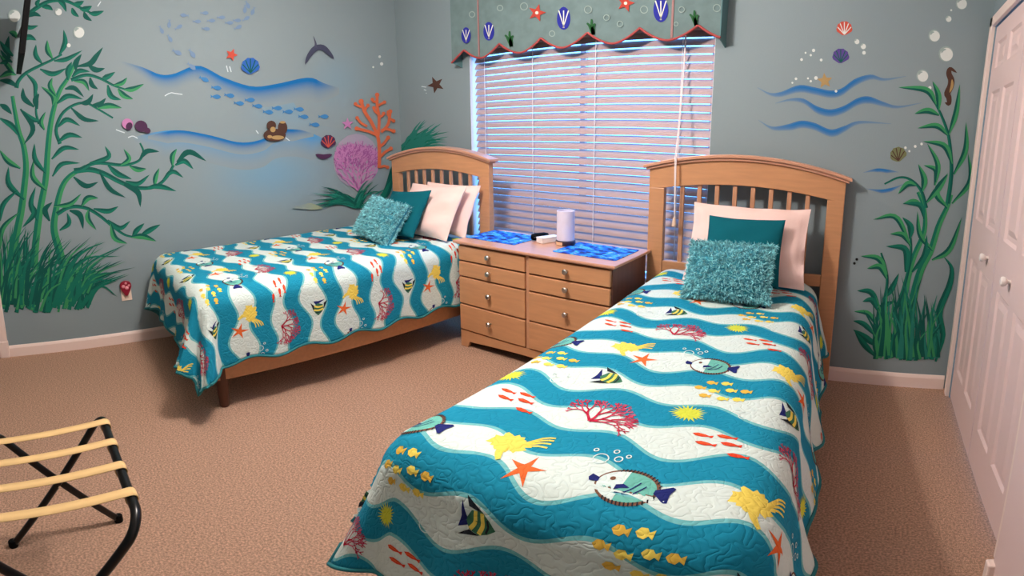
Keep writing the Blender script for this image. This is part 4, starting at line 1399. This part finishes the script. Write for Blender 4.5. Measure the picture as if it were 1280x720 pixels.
q.tube([(-1.152, YB + 0.008, 2.03), (-1.150, YB - 0.004, 1.8), (-1.126, 2.69, 1.40), (-1.098, 2.598, 1.262), (-1.094, 2.591, 1.20), (-1.087, 2.596, 0.93)], 0.0028, seg=8)
pc = q.build('pull_cord', M['cord'], bl, smooth=60)
q = MB(); q.lathe([(0.004, 0.05), (0.008, 0.045), (0.013, 0.01), (0.012, 0.0)][::-1], seg=14, loc=(-1.086, 2.592, 0.882)); q.build('cord_tassel', mat('cream_tassel', (226, 196, 172), 0.6), pc, smooth=50)

val = thing('valance', 'grey green fabric valance with scalloped red hem over the window', 'valance', (0, 0, 0))
VX0, VX1, VY0, VZT = -2.86, -0.912, 2.69, 2.52
VF = mat('valance_fabric', (104, 124, 124), 0.9, noise=(14, 0.10), bump=(300, 0.3, 0.001), spec=0.15)


def hem_z(x):
    if x < -2.735:
        return 1.945 + 0.085 * (x - VX0) / (-2.735 - VX0)
    k = (x + 2.735) / 0.3395
    f = k - math.floor(k)
    return 2.032 - 0.085 * (1 - abs(2 * f - 1) ** 1.7)


NX = 180
q = MB()
vs, fs = [], []
for i in range(NX + 1):
    x = VX0 + (VX1 - VX0) * i / NX
    for k in range(9):
        zz = hem_z(x) + (VZT - hem_z(x)) * k / 8
        wob = 0.004 * math.sin(x * 11) * (1 - k / 8)
        vs.append((x, VY0 + wob, zz))
for i in range(NX):
    for k in range(8):
        a = i * 9 + k
        fs.append((a, a + 9, a + 10, a + 1))
o_ = len(vs)
vs += [(x, y + 0.006, z) for x, y, z in vs]
fs += [(a + o_, b2 + o_, c2 + o_, d2 + o_)[::-1] for a, b2, c2, d2 in fs]
for i in range(NX):
    fs.append((i * 9, i * 9 + o_, (i + 1) * 9 + o_, (i + 1) * 9)); fs.append((i * 9 + 8, (i + 1) * 9 + 8, (i + 1) * 9 + 8 + o_, i * 9 + 8 + o_))
q.add(vs, fs)
q.build('front_panel', VF, val, smooth=50)
for x0, z0, sgn in ((VX0, 1.945, 1), (VX1 - 0.006, 1.95, -1)):
    q = MB()
    q.prism([(0, 0), (0.1, -0.035), (0.1, VZT - z0), (0, VZT - z0)], 0, 0.006, M=Matrix.Translation((x0, VY0 + 0.0, z0)) @ Matrix(((0, 1, 0, 0), (1, 0, 0, 0), (0, 0, 1, 0), (0, 0, 0, 1))))
    q.build('side_return', mat('valance_lining', (92, 128, 130), 0.9), val)
box_obj('top_board', (VX0, VY0, VZT), (VX1, YB, VZT + 0.012), VF, val)
q = MB()
q.tube([(VX0 + (VX1 - VX0) * i / NX, VY0 - 0.004 + 0.004 * math.sin((VX0 + (VX1 - VX0) * i / NX) * 11), hem_z(VX0 + (VX1 - VX0) * i / NX)) for i in range(NX + 1)], 0.0075, seg=8)
q.build('red_piping', M['red_trim'], val, smooth=60)
for x in (-2.585, -1.185):
    box_obj('seam_ribbon', (x - 0.006, VY0 - 0.0065, hem_z(x) + 0.01), (x + 0.006, VY0 - 0.002, VZT), mat('seam_rose', (150, 112, 110), 0.8), val)
# plain shells, stars and sprigs printed on it
VP = {k: mat('valance_' + k, c, 0.9) for k, c in dict(blue=(34, 40, 140), red=(168, 60, 48), green=(30, 84, 44), cream=(214, 214, 196), ring=(140, 158, 152)).items()}
q = MB()


def on_val(x, y, k):
    d = ray(x, y)
    t_ = (VY0 - 0.0055 - 0.0003 * k) / d[1]
    return (t_ * d[0], VY0 - 0.0055 - 0.0003 * k, CAM_H + t_ * d[2])


def vblob(pts, m_, k=0):
    q.add([on_val(x, y, k) for x, y in pts], [tuple(range(len(pts)))], VP[m_])


for cx, cy, r_ in ((582.5, 45, 9.5), (611, 40, 11), (704.5, 24, 13.5), (826, 13, 15)):
    vblob([(cx + r_ * 0.62 * math.cos(t_), cy - r_ * 1.15 * math.sin(t_) * (1 if math.sin(t_) > 0 else 0.85)) for t_ in [k * math.pi / 10 for k in range(20)]], 'blue')
    for k in (-0.5, 0.0, 0.5):
        vblob(ribbon([(cx - 0.1 * r_ * k, cy + r_ * 0.8), (cx + r_ * k * 0.9, cy - r_ * 0.8)], r_ * 0.07, r_ * 0.10, 3), 'cream', 1)
    q.build('printed_shell', None, val); q = MB()
for cx, cy, r_ in ((671, 16, 11.5), (782, 4, 11.5)):
    vblob(sun_star(cx, cy, r_, r_ * 0.42, -1.3), 'red')
    vblob(ell(cx, cy, r_ * 0.18, r_ * 0.18), 'cream', 1)
    q.build('printed_star', None, val); q = MB()
for cx, cy in ((637, 48), (739.5, 33), (868, 22)):
    for (ax, ay) in ((0, -9), (-6, -4), (5, -3), (3, 9)):
        vblob(ribbon([(cx + 2, cy + 10), (cx + ax * 0.5, cy + ay * 0.3), (cx + ax, cy + ay)], 4.2, 2.2, 6), 'green')
    q.build('printed_sprig', None, val); q = MB()
for cx, cy, r_ in ((655, 8, 5), (625, 10, 4), (735, 12, 5), (758, 22, 4), (805, 12, 5), (852, 12, 4), (896, 10, 5), (590, 18, 4), (690, 42, 4), (775, 30, 4), (845, 30, 3)):
    for p_ in ring(cx, cy, r_, 1.0, 14):
        vblob(p_, 'ring')
    q.build('printed_ring', None, val); q = MB()

# ------------------------------------------------------------------ luggage rack
RKC, RKA, RW_, RD, RH = (-1.2567, -0.1196), 0.0456, 0.6114, 0.347, 0.533
RSK = Matrix(((1, -0.171, 0, 0), (0, 1, 0, 0), (0, 0, 1, 0), (0, 0, 0, 1)))      # it stands slightly racked, as folding stands do
rk = thing('luggage_rack', 'black tubular folding luggage rack with tan straps at the lower left', 'luggage rack', (RKC[0], RKC[1], 0), RKA)
for sg, nm in ((1, 'frame'), (-1, 'frame')):
    y1, y0 = sg * RD / 2, -sg * RD / 2
    off = 0.013 * sg
    pts = []
    rb = 0.07
    for x_, s2 in ((-RW_ / 2, -1), (RW_ / 2, 1)):
        foot_ = Vector((x_ + off, y0, 0.012))
        top_ = Vector((x_ + off, y1, RH))
        d = (foot_ - top_).normalized()
        arc = [top_ + d * rb * 1.0]
        inn = Vector((-s2, 0, 0))
        cpt = top_ + d * rb + inn * rb
        seq = [foot_, top_ + d * 0.25] + [cpt - inn * rb * math.cos(a_) - d * rb * math.sin(a_) for a_ in [k * math.pi / 16 for k in range(9)]]
        pts += seq if s2 < 0 else seq[::-1]
    q = MB()
    q.tube(pts, 0.0125, seg=14)
    fo = q.build(nm, M['black'], rk, smooth=60, M=RSK)
    for x_ in (-RW_ / 2 + off, RW_ / 2 + off):
        c = MB(); c.lathe([(0.0145, 0), (0.0155, 0.004), (0.0155, 0.03), (0.0135, 0.034)], seg=14, loc=(x_, y0, 0)); c.build('foot_cap', M['black_plastic'], fo, smooth=40, M=RSK)
for x_ in (-RW_ / 2, RW_ / 2):
    q = MB(); q.tube([(x_ - 0.024, 0, RH / 2), (x_ + 0.024, 0, RH / 2)], 0.006, seg=10); q.build('pivot_rivet', M['steel'], rk, smooth=40)
for k in range(4):
    x_ = -RW_ / 2 + 0.105 + k * (RW_ - 0.21) / 3
    q = MB()
    hw = 0.0185
    path = []
    for a_ in range(-60, 181, 20):
        t_ = math.radians(a_)
        path.append((RD / 2 + 0.0155 * math.cos(t_ - math.radians(0)), RH + 0.0155 * math.sin(t_)))
    loop1 = [(RD / 2 + 0.0155 * math.cos(math.radians(a_)), RH + 0.0155 * math.sin(math.radians(a_))) for a_ in range(-150, 91, 20)]
    loop2 = [(-RD / 2 + 0.0155 * math.cos(math.radians(a_)), RH + 0.0155 * math.sin(math.radians(a_))) for a_ in range(90, 331, 20)]
    n = 10
    mid = [(RD / 2 - RD * i / n, RH + 0.0155 - 0.003 * math.sin(math.pi * i / n)) for i in range(1, n)]
    path = loop1 + mid + loop2
    vs = []
    for (yy, zz) in path:
        vs += [(x_ - hw, yy, zz), (x_ + hw, yy, zz)]
    fs = [(2 * i, 2 * i + 1, 2 * i + 3, 2 * i + 2) for i in range(len(path) - 1)]
    q.add(vs, fs)
    o = q.build('strap', M['strap'], rk, smooth=60, M=RSK)
    sm = o.modifiers.new('thick', 'SOLIDIFY'); sm.thickness, sm.offset = 0.0022, 0

# ------------------------------------------------------------------ wall things
ot = thing('wall_outlet', 'cream outlet plate low on the left wall under a red night light', 'outlet', (XL, 0.385, 0.335))
q = MB(); q.box((0.0005, -0.037, 0), (0.006, 0.037, 0.125)); q.build('cover_plate', M['plate'], ot, bevel=0.002)
q = MB(); q.box((0.005, -0.017, 0.016), (0.0085, 0.017, 0.05)); q.build('socket', mat('socket_cream', (228, 202, 184), 0.4), ot, bevel=0.003)
nl = thing('night_light', 'small red and pink dome night light plugged into the left wall outlet', 'night light', (XL + 0.0065, 0.385, 0.375))
q = MB()
q.prism([(0.008, 0.0), (0.03, 0.04), (0.041, 0.068), (0.041, 0.088), (0.03, 0.108), (0, 0.118), (-0.03, 0.108), (-0.041, 0.088), (-0.041, 0.068), (-0.03, 0.04), (-0.008, 0.0)], 0, 0.022, M=Matrix(((0, 1, 0, 0.0), (1, 0, 0, 0), (0, 0, 1, 0), (0, 0, 0, 1))))
q.build('dome', mat('red_shade', (140, 24, 48), 0.3), nl, bevel=0.006)
for cx, cz, r_ in ((-0.018, 0.075, 0.013), (0.002, 0.097, 0.009), (0.022, 0.078, 0.009), (0.006, 0.062, 0.014)):
    q = MB(); q.lathe([(r_, 0), (r_ * 0.8, 0.004), (r_ * 0.3, 0.006)], seg=14); q.build('pink_bead', mat('pink_bead', (232, 150, 160), 0.3), nl, smooth=60, M=Matrix.Translation((0.022, cx, cz)) @ Matrix.Rotation(math.pi / 2, 4, 'Y'))

# black flat screen on a swing arm high on the left wall, seen edge on
tv = thing('flat_screen', 'thin black flat screen seen edge on, high on the left wall over the kelp', 'television', (0, 0, 0))
pa, pb = np.array((-3.5, -0.118, 2.32)), None
up_ = np.array((0.0, 0.225, 0.975)); up_ /= np.linalg.norm(up_)
vx = pa - np.array((0, 0, CAM_H))
hx = np.array((-1.0, pa[1] / 3.5, 0.0)); hx[2] = 0.0
nx_ = np.cross(vx, up_); nx_ /= np.linalg.norm(nx_)
hx = np.array((-1.0, 0, 0)); hx = hx - nx_ * hx.dot(nx_); hx[2] = 0; hx /= np.linalg.norm(hx)
hx = hx - nx_ * hx.dot(nx_); hx /= np.linalg.norm(hx)
ux = np.cross(nx_, hx); ux = ux if ux[2] > 0 else -ux
p0 = np.array((-3.5, -0.150, 2.05))
TM = Matrix(((hx[0], nx_[0], ux[0], p0[0]), (hx[1], nx_[1], ux[1], p0[1]), (hx[2], nx_[2], ux[2], p0[2]), (0, 0, 0, 1)))
q = MB(); q.box((-0.62, -0.017, 0), (0.0, 0.017, 0.45)); q.build('casing', M['black_plastic'], tv, bevel=0.004, M=TM)
q = MB(); q.box((-0.60, 0.0172, 0.02), (-0.02, 0.0185, 0.43)); q.build('screen', mat('black_glass', (8, 9, 12), 0.08), tv, M=TM)
q = MB(); q.tube([tuple(TM @ Vector((-0.2, 0, 0.3))), (XL + 0.01, -0.11, 2.36)], 0.016, M['black'], seg=10); q.build('swing_arm', M['black'], tv)
